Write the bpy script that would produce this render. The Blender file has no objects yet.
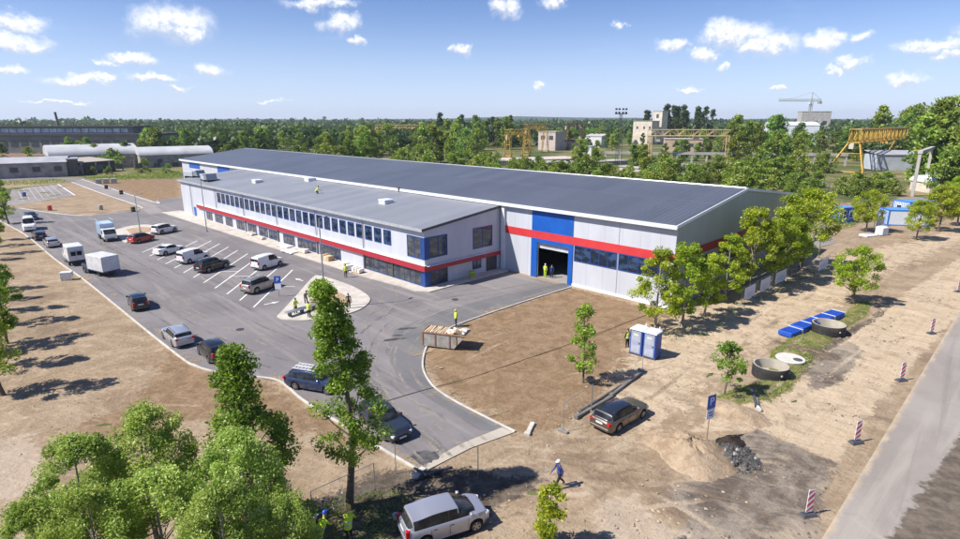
import bpy, math, random
import numpy as np
from mathutils import Vector, Matrix
sc = bpy.context.scene
COL = sc.collection
PI = math.pi
def rad(d): return math.radians(d)
# ---------------------------------------------------------------- camera constants (photograph 960 x 539)
FPX = 565.13; PITCH = rad(14.828); CP, SP = math.cos(PITCH), math.sin(PITCH); CAMH = 19.0
BX, BY, BR = -6.361, 63.165, rad(45.37)          # near corner and heading of the office block
DEP = 12.93
def ray(u, v):
    dx = u - 480.0; dv = v - 269.5
    return dx, FPX*CP - dv*SP, -(FPX*SP + dv*CP)
def G(u, v, z=0.0):
    """ground point seen at a photograph pixel"""
    a, b, d = ray(u, v); t = (z - CAMH)/d
    return (a*t, b*t)
def proj(x, y, z):
    zc = y*CP + (CAMH - z)*SP; yc = -(y*SP) + (CAMH - z)*CP
    return 480 + FPX*x/zc, 269.5 + FPX*yc/zc
def HGT(base, top):
    x, y = G(*base); lo, hi = 0.0, 90.0
    for i in range(40):
        m = (lo + hi)/2
        if proj(x, y, m)[1] > top: lo = m
        else: hi = m
    return lo
def B(X, Y):
    """building frame -> world"""
    a = BR - PI/2
    return (BX + X*math.cos(a) - Y*math.sin(a), BY + X*math.sin(a) + Y*math.cos(a))
BROT = BR - PI/2
# ---------------------------------------------------------------- object helpers
def tag(o, label=None, cat=None, group=None, kind=None):
    if label: o['label'] = label
    if cat: o['category'] = cat
    if group: o['group'] = group
    if kind: o['kind'] = kind
    return o
def empty(name, loc=(0, 0, 0), rz=0.0, label=None, cat=None, group=None):
    o = bpy.data.objects.new(name, None); COL.objects.link(o)
    o.location = loc if len(loc) == 3 else (loc[0], loc[1], 0); o.rotation_euler = (0, 0, rz)
    o.empty_display_size = 0.3
    return tag(o, label, cat, group)
KIDS = {}
def link(o, parent=None):
    COL.objects.link(o)
    if parent is not None:
        o.parent = parent; KIDS.setdefault(parent.name, []).append(o)
    return o
def copy_tree(o, parent=None):
    c = o.copy(); link(c, parent)
    for ch in KIDS.get(o.name, []): copy_tree(ch, c)
    return c
class MB:
    def __init__(s): s.v = []; s.f = []; s.m = []
    def add(s, vs, fs, m=0, M=None):
        n = len(s.v)
        if M is not None: vs = [tuple(M @ Vector(p)) for p in vs]
        s.v += [tuple(p) for p in vs]; s.f += [tuple(n + i for i in f) for f in fs]; s.m += [m]*len(fs)
        return s
    def box(s, x0, x1, y0, y1, z0, z1, m=0, M=None):
        vs = [(x0,y0,z0),(x1,y0,z0),(x1,y1,z0),(x0,y1,z0),(x0,y0,z1),(x1,y0,z1),(x1,y1,z1),(x0,y1,z1)]
        return s.add(vs, [(3,2,1,0),(4,5,6,7),(0,1,5,4),(1,2,6,5),(2,3,7,6),(3,0,4,7)], m, M)
    def bbox(s, x0, x1, y0, y1, z0, z1, b=0.02, m=0, M=None):
        """box with chamfered vertical and top edges"""
        b = min(b, (x1-x0)*.45, (y1-y0)*.45, (z1-z0)*.45)
        rings = []
        for z, i in ((z0, 0), (z1-b, 0), (z1, b)):
            X0, X1, Y0, Y1 = x0+i, x1-i, y0+i, y1-i
            rings.append([(X0+b,Y0,z),(X1-b,Y0,z),(X1,Y0+b,z),(X1,Y1-b,z),(X1-b,Y1,z),(X0+b,Y1,z),(X0,Y1-b,z),(X0,Y0+b,z)])
        return s.loft(rings, m, M)
    def loft(s, rings, m=0, M=None, cap=True, closed=True):
        n = len(rings[0]); vs = [p for r in rings for p in r]; fs = []
        for k in range(len(rings)-1):
            for i in range(n if closed else n-1):
                j = (i+1) % n
                fs.append((k*n+i, k*n+j, (k+1)*n+j, (k+1)*n+i))
        if cap:
            fs.append(tuple(reversed(range(n)))); fs.append(tuple((len(rings)-1)*n+i for i in range(n)))
        return s.add(vs, fs, m, M)
    def prism(s, poly, z0, z1, m=0, M=None):
        return s.loft([[(x, y, z0) for x, y in poly], [(x, y, z1) for x, y in poly]], m, M)
    def tube(s, pts, r, n=8, m=0, M=None):
        pts = [Vector(p) for p in pts]
        rs = r if isinstance(r, (list, tuple)) else [r]*len(pts)
        rings = []
        for i, p in enumerate(pts):
            d = (pts[min(i+1, len(pts)-1)] - pts[max(i-1, 0)]).normalized()
            a = d.cross(Vector((0,0,1)))
            if a.length < 1e-3: a = d.cross(Vector((0,1,0)))
            a.normalize(); b = d.cross(a).normalized()
            rings.append([tuple(p + (a*math.cos(-2*PI*k/n) + b*math.sin(-2*PI*k/n))*rs[i]) for k in range(n)])
        return s.loft(rings, m, M)
    def lathe(s, prof, n=20, axis='z', m=0, M=None, cap=True):
        rings = []
        for r, h in prof:
            ring = []
            for k in range(n):
                a = 2*PI*k/n
                c, d = r*math.cos(a), r*math.sin(a)
                ring.append((c, d, h) if axis == 'z' else ((c, h, -d) if axis == 'y' else (h, c, d)))
            rings.append(ring)
        return s.loft(rings, m, M, cap)
    def build(s, name, mats, parent=None, smooth=None, loc=None, rz=None):
        me = bpy.data.meshes.new(name); me.from_pydata(s.v, [], s.f)
        mats = mats if isinstance(mats, (list, tuple)) else [mats]
        for q in mats: me.materials.append(q)
        if len(mats) > 1: me.polygons.foreach_set('material_index', s.m)
        if smooth is not None:
            me.polygons.foreach_set('use_smooth', [True]*len(me.polygons))
            me.update(); me.set_sharp_from_angle(angle=rad(smooth))
        me.update()
        o = bpy.data.objects.new(name, me)
        if loc is not None: o.location = loc if len(loc) == 3 else (loc[0], loc[1], 0)
        if rz is not None: o.rotation_euler = (0, 0, rz)
        return link(o, parent)
# ---------------------------------------------------------------- materials
def newmat(name):
    m = bpy.data.materials.new(name); m.use_nodes = True
    nt = m.node_tree; nt.nodes.clear()
    out = nt.nodes.new('ShaderNodeOutputMaterial')
    return m, nt, out
class N:
    def __init__(s, nt): s.nt = nt
    def new(s, t, **k):
        n = s.nt.nodes.new(t)
        for a, b in k.items(): setattr(n, a, b)
        return n
    def L(s, a, b): s.nt.links.new(a, b)
    def setin(s, sock, val):
        if hasattr(val, 'is_linked'): s.L(val, sock)
        else: sock.default_value = val
    def math(s, op, a, b=None, c=None, clamp=False):
        n = s.new('ShaderNodeMath', operation=op); n.use_clamp = clamp
        s.setin(n.inputs[0], a)
        if b is not None: s.setin(n.inputs[1], b)
        if c is not None: s.setin(n.inputs[2], c)
        return n.outputs[0]
    def vmath(s, op, a, b=None):
        n = s.new('ShaderNodeVectorMath', operation=op)
        s.setin(n.inputs[0], a)
        if b is not None: s.setin(n.inputs[1], b)
        return n.outputs['Value'] if op in ('LENGTH', 'DOT_PRODUCT') else n.outputs['Vector']
    def noise(s, vec, scale, detail=4, rough=0.55, dist=0.0, col=False):
        n = s.new('ShaderNodeTexNoise'); s.L(vec, n.inputs['Vector'])
        n.inputs['Scale'].default_value = scale; n.inputs['Detail'].default_value = detail
        n.inputs['Roughness'].default_value = rough; n.inputs['Distortion'].default_value = dist
        return n.outputs['Color' if col else 'Fac']
    def ramp(s, f, a, b):
        n = s.new('ShaderNodeMapRange'); n.interpolation_type = 'SMOOTHSTEP'
        s.setin(n.inputs['Value'], f); n.inputs['From Min'].default_value = a; n.inputs['From Max'].default_value = b
        return n.outputs['Result']
    def mix(s, f, a, b, mode='MIX'):
        n = s.new('ShaderNodeMix', data_type='RGBA', blend_type=mode)
        s.setin(n.inputs[0], f)
        for i, q in ((6, a), (7, b)):
            if isinstance(q, tuple): n.inputs[i].default_value = q if len(q) == 4 else q + (1,)
            else: s.L(q, n.inputs[i])
        return n.outputs[2]
    def mapping(s, vec, rot=(0,0,0), scale=(1,1,1), loc=(0,0,0)):
        n = s.new('ShaderNodeMapping'); s.L(vec, n.inputs[0])
        n.inputs['Rotation'].default_value = rot; n.inputs['Scale'].default_value = scale; n.inputs['Location'].default_value = loc
        return n.outputs[0]
    def aniso(s, p, deg, sx, sy): return s.mapping(s.mapping(p, rot=(0, 0, -rad(deg))), scale=(sx, sy, 1))
    def pos(s): return s.new('ShaderNodeNewGeometry').outputs['Position']
    def obj(s): return s.new('ShaderNodeTexCoord').outputs['Object']
    def attr(s, name): return s.new('ShaderNodeAttribute', attribute_name=name).outputs['Fac']
    def sep(s, v):
        n = s.new('ShaderNodeSeparateXYZ'); s.L(v, n.inputs[0]); return n.outputs
    def bsdf(s, out, col, rough=0.6, metal=0.0, spec=0.5, bump=None, bstr=0.3, bdist=0.05, coat=0.0):
        p = s.new('ShaderNodeBsdfPrincipled')
        if isinstance(col, tuple): p.inputs['Base Color'].default_value = col if len(col) == 4 else col + (1,)
        else: s.L(col, p.inputs['Base Color'])
        s.setin(p.inputs['Roughness'], rough); p.inputs['Metallic'].default_value = metal
        p.inputs['Specular IOR Level'].default_value = spec; p.inputs['Coat Weight'].default_value = coat
        p.inputs['Coat Roughness'].default_value = 0.05
        if bump is not None:
            b = s.new('ShaderNodeBump'); b.inputs['Strength'].default_value = bstr; b.inputs['Distance'].default_value = bdist
            s.L(bump, b.inputs['Height']); s.L(b.outputs[0], p.inputs['Normal'])
        s.L(p.outputs[0], out.inputs[0]); return p
MATS = {}
def plain(name, col, rough=0.6, metal=0.0, spec=0.5, var=0.12, scale=3.0, coat=0.0, grime=0.0):
    """solid material with a little tone variation and dirt"""
    if name in MATS: return MATS[name]
    m, nt, out = newmat(name); n = N(nt); o = n.obj()
    f = n.noise(o, scale, 5, 0.6)
    c = n.mix(n.ramp(f, .3, .7), tuple(x*(1-var) for x in col), tuple(min(1, x*(1+var)) for x in col))
    if grime > 0:
        c = n.mix(n.math('MULTIPLY', n.ramp(n.noise(o, scale*.7, 6, .7), .5, .75), grime), c, (.16,.12,.08))
    n.bsdf(out, c, rough, metal, spec, coat=coat)
    MATS[name] = m; return m
def glass(name, tint, lo=0.015):
    m, nt, out = newmat(name); n = N(nt); o = n.obj()
    f = n.noise(n.mapping(o, scale=(.8,.8,1.6)), 1.1, 3, .6)
    c = n.mix(n.ramp(f, .45, .62), tuple(x*lo/.02 for x in tint), tuple(min(1, x*3) for x in tint))
    n.bsdf(out, c, 0.06, 0, 0.28 if name == 'car_glass' else 0.45)
    return m
def cargo(name, col, rough=0.3, metal=0.35):
    if name in MATS: return MATS[name]
    m, nt, out = newmat(name); n = N(nt); o = n.obj()
    dust = n.ramp(n.sep(o)[2], .75, .2)
    dust = n.math('MULTIPLY', dust, n.ramp(n.noise(o, 4, 5, .65), .3, .8))
    c = n.mix(n.math('MULTIPLY', dust, .55), col, (.3,.24,.17))
    n.bsdf(out, c, rough, metal, .5, coat=.6)
    MATS[name] = m; return m
# ---------------------------------------------------------------- ground
def PG(*px): return [G(*p) for p in px]
def smooth_line(pts, k=6):
    P = [Vector((p[0], p[1])) for p in pts]; out = []
    for i in range(len(P)-1):
        a, b, c, d = P[max(i-1, 0)], P[i], P[i+1], P[min(i+2, len(P)-1)]
        for j in range(k):
            t = j/k
            out.append(.5*((2*b)+(c-a)*t+(2*a-5*b+4*c-d)*t*t+(3*b-a-3*c+d)*t**3))
    out.append(P[-1]); return out
def sdist(P, poly):
    """signed distance (positive inside) of points P (n,2) to a polygon"""
    poly = np.array(poly, float); n = len(poly)
    d = np.full(len(P), 1e9); ins = np.zeros(len(P), bool)
    for i in range(n):
        a, b = poly[i], poly[(i+1) % n]
        ab = b - a; t = np.clip(((P - a) @ ab)/max(1e-9, ab @ ab), 0, 1)
        d = np.minimum(d, np.hypot(*(P - a - t[:, None]*ab).T))
        c = ((a[1] > P[:, 1]) != (b[1] > P[:, 1]))
        xx = (b[0]-a[0])*(P[:, 1]-a[1])/((b[1]-a[1]) if abs(b[1]-a[1]) > 1e-9 else 1e-9) + a[0]
        ins ^= c & (P[:, 0] < xx)
    return np.where(ins, d, -d)
SITE = PG((-330,470),(-120,262),(-60,226),(-30,205),(8,206),(74,196),(57,184),(0,189),(-40,186),(-40,180),(84,178.5),(176,171),(300,165),(330,175),(640,215),(800,215),(800,205),(850,203),(870,210),(908,195),(960,205),(1050,235),(1150,330),(1150,700),(300,1200),(-700,1200))
SANDL = PG((690,432),(752,398),(800,366),(862,322),(960,258),(1010,235),(1040,240),(985,290),(955,318),(880,400),(836,464),(757,430))
SANDL2 = PG((618,330),(690,300),(760,262),(830,255),(900,240),(985,215),(1000,230),(900,275),(850,312),(780,352),(735,378),(700,420),(660,450),(600,440),(590,400))
GRAYP = PG((668,492),(700,470),(735,440),(757,430),(836,464),(822,500),(818,560),(840,640),(640,640),(650,560),(690,520))
GRAYP2 = PG((812,352),(850,342),(864,352),(840,384),(812,392),(806,372))
GRASSP = PG((770,352),(800,330),(836,322),(858,302),(872,302),(866,318),(838,334),(812,362),(790,390),(770,402),(735,406),(712,398),(735,388),(760,382))
DARKR = PG((905,500),(940,450),(955,428),(1000,380),(1200,420),(1200,800),(880,800),(890,545))
PALE = PG((590,520),(600,500),(640,495),(650,520),(690,535),(650,560),(610,545))
PALE2 = PG((-10,500),(-5,440),(35,435),(45,470),(20,505))
DARKLOW = PG((285,545),(300,505),(370,470),(430,462),(505,470),(560,466),(540,492),(480,520),(470,560),(300,560))  # darker ground from the tall tree's foot past the drive end
BROWN = PG((170,345),(250,377),(300,400),(370,445),(290,430),(200,420),(120,440),(60,430),(120,410),(150,385))
EDGE = PG((735,395),(770,372),(800,352),(836,334),(872,316),(880,308),(884,314),(845,342),(815,366),(790,392),(752,400))
HALLD = PG((441,389),(424,366),(428,346),(470,320),(571,287),(700,320),(660,352),(600,400),(560,430),(515,434))
FIELD2 = PG((84,179.5),(178,171.5),(186,200),(152,202))
MOUND = G(690, 452)
nx0, nx1, ny0, ny1, st = -190.0, 112.0, 8.0, 190.0, 0.62
ax_ = np.concatenate([np.arange(nx0, -18, .8), np.arange(-18, 46, .22), np.arange(46, nx1+.01, .8)])
ay_ = np.concatenate([np.arange(ny0, 16, .8), np.arange(16, 62, .22), np.arange(62, ny1+.01, .8)])
XX, YY = np.meshgrid(ax_, ay_); P2 = np.stack([XX.ravel(), YY.ravel()], 1)
def wob(P, s, seed):
    r = np.random.RandomState(seed); o = np.zeros(len(P))
    for k in range(5):
        a = r.rand()*2*PI; f = s*(1.7**k); ph = r.rand(2)*10
        o += np.sin(P[:, 0]*f*math.cos(a)+P[:, 1]*f*math.sin(a)+ph[0])*np.sin(-P[:, 0]*f*math.sin(a)*.8+P[:, 1]*f*math.cos(a)*.8+ph[1])/(1.5**k)
    return o
def M(poly, soft=1.2):
    return np.clip(.5 + sdist(P2, poly)/(2*soft), 0, 1)
masks = {'m_site': M(SITE, 3), 'm_sand': np.maximum(M(SANDL, .8), M(SANDL2, 2.5)*.6), 'm_gray': np.maximum(M(GRAYP, 1.2), M(GRAYP2, .7)),
         'm_grass': M(GRASSP, .6), 'm_dark': np.maximum.reduce([M(DARKR, 1.0), M(DARKLOW, 1.3)*.8, M(EDGE, .45)*.75]),
         'm_pale': np.maximum(M(PALE, .8), M(PALE2, 1.0)), 'm_brown': np.maximum.reduce([M(BROWN, 2.0), M(HALLD, 1.0)*.85, M(FIELD2, 2)*.7])}
relief = wob(P2, .55, 3)*.035 + wob(P2, 1.9, 5)*.018
dm = np.hypot(P2[:, 0]-MOUND[0], P2[:, 1]-MOUND[1])
RUTS = [[(450,462),(520,455),(590,470),(650,472),(700,482),(760,500),(815,545)], [(500,452),(580,447),(645,440),(700,395),(760,345),(830,290),(900,245)], [(440,540),(500,505),(580,505),(660,495),(760,480)],
 [(560,452),(610,440),(665,400),(725,350),(790,302),(850,265)], [(520,462),(600,482),(680,520),(740,570)], [(740,425),(830,362),(900,308),(965,262)], [(0,420),(60,405),(130,400),(200,400),(265,398)], [(-10,470),(50,440),(110,430),(180,442),(260,440)],
 [(450,362),(520,332),(600,330),(650,345),(612,368),(540,388)], [(600,470),(650,450),(700,420),(740,380),(800,330)], [(470,458),(560,468),(620,500),(640,560)], [(0,405),(40,380),(80,340),(60,300),(20,280)]]
def polydist(P, pts):
    d = np.full(len(P), 1e9); pts = [np.array((q.x, q.y)) for q in smooth_line(PG(*pts), 6)]
    for a, b in zip(pts[:-1], pts[1:]):
        ab = b-a; t = np.clip(((P-a) @ ab)/max(1e-9, ab @ ab), 0, 1); d = np.minimum(d, np.hypot(*(P-a-t[:, None]*ab).T))
    return d
rut = np.zeros(len(P2))
for k, q in enumerate(RUTS):
    d_ = polydist(P2, q); rut = np.maximum(rut, np.clip(1-np.abs(d_-.82)/.34, 0, 1)*(1 if k < 6 else .8))
masks['m_rut'] = rut*np.clip(.75+.45*wob(P2, .35, 21), 0, 1)
relief -= rut*.035
# keep the relief below the asphalt and the road
ASPH = PG((-60,214),(-2,211),(20,208.5),(85,216),(140,210),(139,206),(71,182),(60,179.5),(-40,182),(-40,178),(82,177.5),(152,201),(184,196),(190,213),(423,289),(506,272),(571,288),(520,303.5),(469,321),(440,333),(427.6,345.6),(422.7,365.7),(430,383),(444.5,395.6),(470,410),(515,432.6),(470,448),(422,473),(374,445),(340,424),(302,400),(280,382),(252,377),(225,374),(197,367),(169,349),(85.7,281.4),(55.6,260),(24.7,234.7),(-10,216))
RDA, RDB = (16.04, 22.39), (47.13, 52.97)
rdir = Vector((RDB[0]-RDA[0], RDB[1]-RDA[1])).normalized(); rnor = Vector((rdir.y, -rdir.x))
def RD(s, w): return (RDA[0]+rdir.x*s+rnor.x*w, RDA[1]+rdir.y*s+rnor.y*w)
ROADP = [RD(-40, 0), RD(160, 0), RD(160, 9), RD(-40, 9)]
BLD = [B(-120, -4), B(2, -4), B(2, 10), B(26, 11), B(26, 52), B(-120, 52)]
lvl = np.minimum.reduce([np.clip(-sdist(P2, q)/1.2, 0, 1) for q in (ASPH, ROADP, BLD)])
relief = relief*lvl + np.where(lvl > 0, .02, 0)*lvl
# excavated edge beside the grass strip and the raised grass
relief += np.clip(sdist(P2, GRASSP)/.5, 0, 1)*.16
def grid_mesh(name, X, Y, Z, attrs):
    h, w = X.shape
    me = bpy.data.meshes.new(name)
    idx = np.arange(h*w).reshape(h, w)
    q = np.stack([idx[:-1,:-1], idx[:-1,1:], idx[1:,1:], idx[1:,:-1]], -1).reshape(-1, 4)
    me.vertices.add(h*w); me.vertices.foreach_set('co', np.stack([X.ravel(), Y.ravel(), Z.ravel()], 1).astype(np.float32).ravel())
    me.loops.add(q.size); me.loops.foreach_set('vertex_index', q.ravel().astype(np.int32))
    me.polygons.add(len(q)); me.polygons.foreach_set('loop_start', (np.arange(len(q))*4).astype(np.int32))
    me.polygons.foreach_set('use_smooth', np.ones(len(q), bool))
    me.update(calc_edges=True)
    for k, v in attrs.items():
        a = me.attributes.new(k, 'FLOAT', 'POINT'); a.data.foreach_set('value', v.astype(np.float32))
    return me
def ground_material():
    m, nt, out = newmat('ground'); n = N(nt); p = n.pos()
    big = n.noise(p, .045, 5, .6); mid = n.noise(p, .35, 6, .62, .6); fine = n.noise(p, 3.2, 6, .7); grit = n.noise(p, 14, 3, .7)
    streak = n.noise(n.aniso(p, 44, .10, 1.3), 1.0, 5, .62, .9)
    streak2 = n.noise(n.aniso(p, -20, .14, 1.1), .9, 5, .62, 1.1)
    edge = n.math('MULTIPLY', n.math('SUBTRACT', n.noise(p, .9, 6, .68), .5), 1.1)
    edgef = n.math('MULTIPLY', n.math('SUBTRACT', fine, .5), .8)
    def mk(a): 
        v = n.math('ADD', n.attr(a), n.math('ADD', edge, edgef))
        return n.ramp(v, .40, .60)
    # far land: rough grass, brush, worn earth
    far = n.mix(n.ramp(big, .42, .6), (.085,.105,.036), (.19,.165,.075))
    far = n.mix(n.ramp(n.noise(p, .16, 6, .65), .5, .66), far, (.055,.085,.025))
    far = n.mix(n.math('MULTIPLY', n.ramp(n.noise(p, .028, 4, .55), .56, .66), .7), far, (.30,.23,.145))
    # bare earth of the site
    dirt = n.mix(n.ramp(mid, .34, .66), (.262,.190,.122), (.362,.277,.188))
    dirt = n.mix(n.math('MULTIPLY', n.ramp(streak, .50, .68), .6), dirt, (.235,.165,.108))
    dirt = n.mix(n.math('MULTIPLY', n.ramp(streak2, .52, .68), .5), dirt, (.42,.33,.235))
    dirt = n.mix(n.math('MULTIPLY', n.ramp(n.noise(p, .13, 5, .6, .5), .54, .68), .8), dirt, (.175,.128,.09))
    dirt = n.mix(n.math('MULTIPLY', n.ramp(n.noise(p, 1.3, 7, .72, .8), .50, .66), .5), dirt, (.23,.158,.098))
    dirt = n.mix(n.math('MULTIPLY', n.ramp(n.noise(p, .9, 7, .75, 1.2), .54, .68), .45), dirt, (.44,.345,.24))
    dirt = n.mix(n.math('MULTIPLY', n.ramp(fine, .52, .68), .55), dirt, (.16,.105,.066))
    brown = n.mix(n.ramp(n.noise(p, .8, 6, .7, .6), .35, .66), (.195,.128,.072), (.285,.196,.120))
    brown = n.mix(n.math('MULTIPLY', n.ramp(fine, .5, .68), .6), brown, (.17,.105,.06))
    sand = n.mix(n.ramp(n.noise(n.aniso(p, -46, .45, 2.0), .5, 7, .68, .9), .30, .72), (.41,.315,.21), (.515,.41,.29))
    sand = n.mix(n.math('MULTIPLY', n.ramp(streak, .52, .64), .25), sand, (.33,.245,.16))
    sand = n.mix(n.math('MULTIPLY', n.ramp(n.noise(p, .38, 7, .7, .9), .53, .66), .65), sand, (.255,.185,.125))
    gray = n.mix(n.ramp(n.noise(p, .32, 6, .66, .8), .40, .60), (.115,.092,.074), (.24,.20,.158))
    gray = n.mix(n.math('MULTIPLY', n.ramp(n.noise(p, .21, 5, .6, .5), .52, .62), .75), gray, (.37,.30,.225))
    gray = n.mix(n.math('MULTIPLY', n.ramp(streak2, .5, .66), .5), gray, (.34,.29,.23))
    grass = n.mix(n.ramp(n.noise(p, 1.1, 5, .65), .38, .66), (.115,.13,.04), (.24,.20,.085))
    dark = n.mix(n.ramp(n.noise(p, 1.3, 6, .7), .35, .65), (.075,.06,.047), (.15,.118,.088))
    pale = n.mix(n.ramp(fine, .3, .7), (.42,.34,.26), (.54,.45,.36))
    c = n.mix(mk('m_brown'), dirt, brown)
    c = n.mix(mk('m_sand'), c, sand)
    c = n.mix(mk('m_gray'), c, gray)
    c = n.mix(n.math('MULTIPLY', mk('m_pale'), .5), c, pale)
    c = n.mix(mk('m_dark'), c, dark)
    c = n.mix(mk('m_grass'), c, grass)
    rt = n.attr('m_rut'); c = n.mix(n.math('MULTIPLY', n.ramp(n.math('ADD', rt, edgef), .25, .75), .55), c, n.mix(n.ramp(n.noise(p, .22, 4, .6), .42, .58), (.155,.108,.072), (.50,.40,.29)))
    c = n.mix(mk('m_site'), far, c)
    c = n.mix(n.math('MULTIPLY', n.ramp(grit, .55, .8), .35), c, (.11,.085,.06))
    h = n.math('ADD', n.math('MULTIPLY', fine, .7), n.math('ADD', n.math('MULTIPLY', mid, .9), n.math('ADD', n.math('MULTIPLY', streak, .8), n.math('MULTIPLY', streak2, .6))))
    n.bsdf(out, c, .95, 0, .15, bump=h, bstr=.75, bdist=.22)
    return m
MG = ground_material()
me = grid_mesh('ground_earth', XX, YY, relief.reshape(XX.shape), masks); me.materials.append(MG)
site = link(bpy.data.objects.new('ground', me)); site['kind'] = 'structure'
# far terrain: concentric sheet to the horizon, just under the site sheet, with low wooded hills far out
rr = np.concatenate([[0.0], np.geomspace(12, 9000, 70)]); aa = np.linspace(0, 2*PI, 97)
RR, AA = np.meshgrid(rr, aa); TX = RR*np.sin(AA); TY = RR*np.cos(AA)
hz = np.clip((RR-3200)/3500, 0, 1)*(16 + 16*np.sin(AA*5+1) + 9*np.sin(AA*13+.4) + 6*np.sin(AA*29)) + np.clip((RR-3200)/3500, 0, 1)*14
me = grid_mesh('terrain', TX, TY, -0.06 + np.maximum(hz, 0), {}); 
def terrain_material():
    m, nt, out = newmat('terrain_far'); n = N(nt); p = n.pos()
    far = n.mix(n.ramp(n.noise(p, .045, 5, .6), .42, .6), (.085,.105,.036), (.19,.165,.075))
    far = n.mix(n.ramp(n.noise(p, .16, 6, .65), .5, .66), far, (.055,.085,.025))
    far = n.mix(n.math('MULTIPLY', n.ramp(n.noise(p, .028, 4, .55), .56, .66), .7), far, (.30,.23,.145))
    d = n.vmath('LENGTH', p)
    far = n.mix(n.ramp(d, 500, 900), far, n.mix(n.ramp(n.noise(p, .01, 5, .6), .4, .6), (.022,.045,.02), (.05,.08,.03)))
    n.bsdf(out, far, .95, 0, .1, bump=n.noise(p, .3, 4, .6), bstr=.4, bdist=.4); return m
me.materials.append(terrain_material())
link(bpy.data.objects.new('terrain', me))['kind'] = 'structure'
# ---------------------------------------------------------------- asphalt, road, paving, kerbs
def asphalt_material(name, a, b, dust, worn=.5, ang=-46):
    m, nt, out = newmat(name); n = N(nt); p = n.pos()
    big = n.noise(p, .12, 5, .6, .6); mid = n.noise(p, .9, 5, .65); grit = n.noise(p, 22, 2, .7)
    s1 = n.noise(n.aniso(p, ang, .05, .8), 1.0, 5, .6, .7)
    s2 = n.noise(n.aniso(p, ang+4, .03, 1.1), 1.0, 5, .6, .6)
    c = n.mix(n.ramp(big, .35, .65), a, b)
    c = n.mix(n.math('MULTIPLY', n.ramp(s1, .5, .68), worn), c, dust)
    c = n.mix(n.math('MULTIPLY', n.ramp(s2, .54, .7), worn*.6), c, tuple(x*.62 for x in a))
    c = n.mix(n.math('MULTIPLY', n.ramp(mid, .58, .74), .30), c, tuple(x*.6 for x in a))
    c = n.mix(n.math('MULTIPLY', n.ramp(n.noise(p, .3, 6, .7, .8), .60, .70), .55), c, dust)
    c = n.mix(n.math('MULTIPLY', n.ramp(grit, .45, .8), .3), c, tuple(min(1, x*1.7) for x in b))
    if name == 'road_asphalt':
        q = n.vmath('SUBTRACT', p, (RDA[0], RDA[1], 0)); w = n.vmath('DOT_PRODUCT', q, (rnor.x, rnor.y, 0)); s = n.vmath('DOT_PRODUCT', q, (rdir.x, rdir.y, 0))
        nz = n.math('ADD', n.math('MULTIPLY', n.math('SUBTRACT', n.noise(p, .8, 7, .68), .5), 1.9), n.math('MULTIPLY', n.math('SUBTRACT', n.noise(p, 4, 4, .7), .5), .5))
        e = n.math('SUBTRACT', w, n.math('MULTIPLY_ADD', s, .075, 2.0))
        soil_ = n.mix(n.ramp(n.noise(p, 1.2, 7, .72), .35, .65), (.085,.068,.054), (.165,.132,.10))
        c = n.mix(n.ramp(n.math('ADD', e, nz), -.10, .14), c, soil_)
        sandy = n.mix(n.ramp(mid, .3, .7), (.36,.275,.19), (.47,.375,.27))
        c = n.mix(n.math('MULTIPLY', n.ramp(n.math('ADD', w, n.math('MULTIPLY', nz, .5)), .38, .02), .85), c, sandy)
    n.bsdf(out, c, .88, 0, .25, bump=n.math('ADD', grit, n.math('MULTIPLY', mid, .6)), bstr=.3, bdist=.03); return m
A1 = asphalt_material('asphalt', (.150,.138,.140), (.195,.180,.180), (.27,.245,.225), .55)
A2 = asphalt_material('road_asphalt', (.235,.208,.184), (.29,.26,.232), (.35,.315,.27), .6, 44)
A3 = asphalt_material('old_asphalt', (.20,.18,.172), (.26,.237,.225), (.33,.295,.26), .5)
def sheet(name, poly, z, mat, kind='structure', parent=None):
    mb = MB(); mb.add([(x, y, z) for x, y in poly], [tuple(range(len(poly)))])
    o = mb.build(name, mat, parent)
    if o.data.polygons[0].normal.z < 0: o.data.flip_normals()
    if kind: o['kind'] = kind
    return o
sheet('car_park', ASPH, .045, A1)
sheet('road', ROADP, .05, A2)
FARLOT = PG((12,189.5),(56.5,184),(75.7,195.7),(22,204.5),(6,206))
sheet('far_car_park', FARLOT, .05, A3)
NEWLANE = PG((71,182.5),(82,179.5),(151,201.5),(165,213.6),(150,214.5),(140,208))
sheet('lane', NEWLANE, .053, A3)
PADR = PG((800,236),(830,234),(838,243),(806,250),(770,262),(755,255))
sheet('paved_pad', PADR, .05, A3)
# pale dusty concrete apron at the end of the drive and darker fresh strip along its curve
conc = asphalt_material('dusty_concrete', (.34,.30,.25), (.42,.375,.31), (.48,.42,.34), .4)
sheet('apron_strip', PG((423,473),(470,449),(514,433),(502,428),(462,444),(430,461)), .054, conc)
fresh = asphalt_material('fresh_asphalt', (.118,.114,.118), (.15,.145,.148), (.22,.205,.19), .4)
sheet('asphalt_patch', PG((423,366),(421,352),(427,345),(470,320.5),(520,303.5),(571,288),(566,283),(500,296),(440,312),(395,330),(385,352),(398,378),(430,400),(478,430),(500,433),(511,431),(470,410),(444,396),(430,384)), .053, fresh)
MW = plain('road_paint', (.66,.66,.64), .7, var=.1, scale=1.5, grime=.35)
MK = plain('kerb_concrete', (.47,.44,.39), .85, var=.15, scale=1.2, grime=.25)
MP = plain('paving_concrete', (.47,.43,.375), .9, var=.13, scale=.8, grime=.25)
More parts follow.
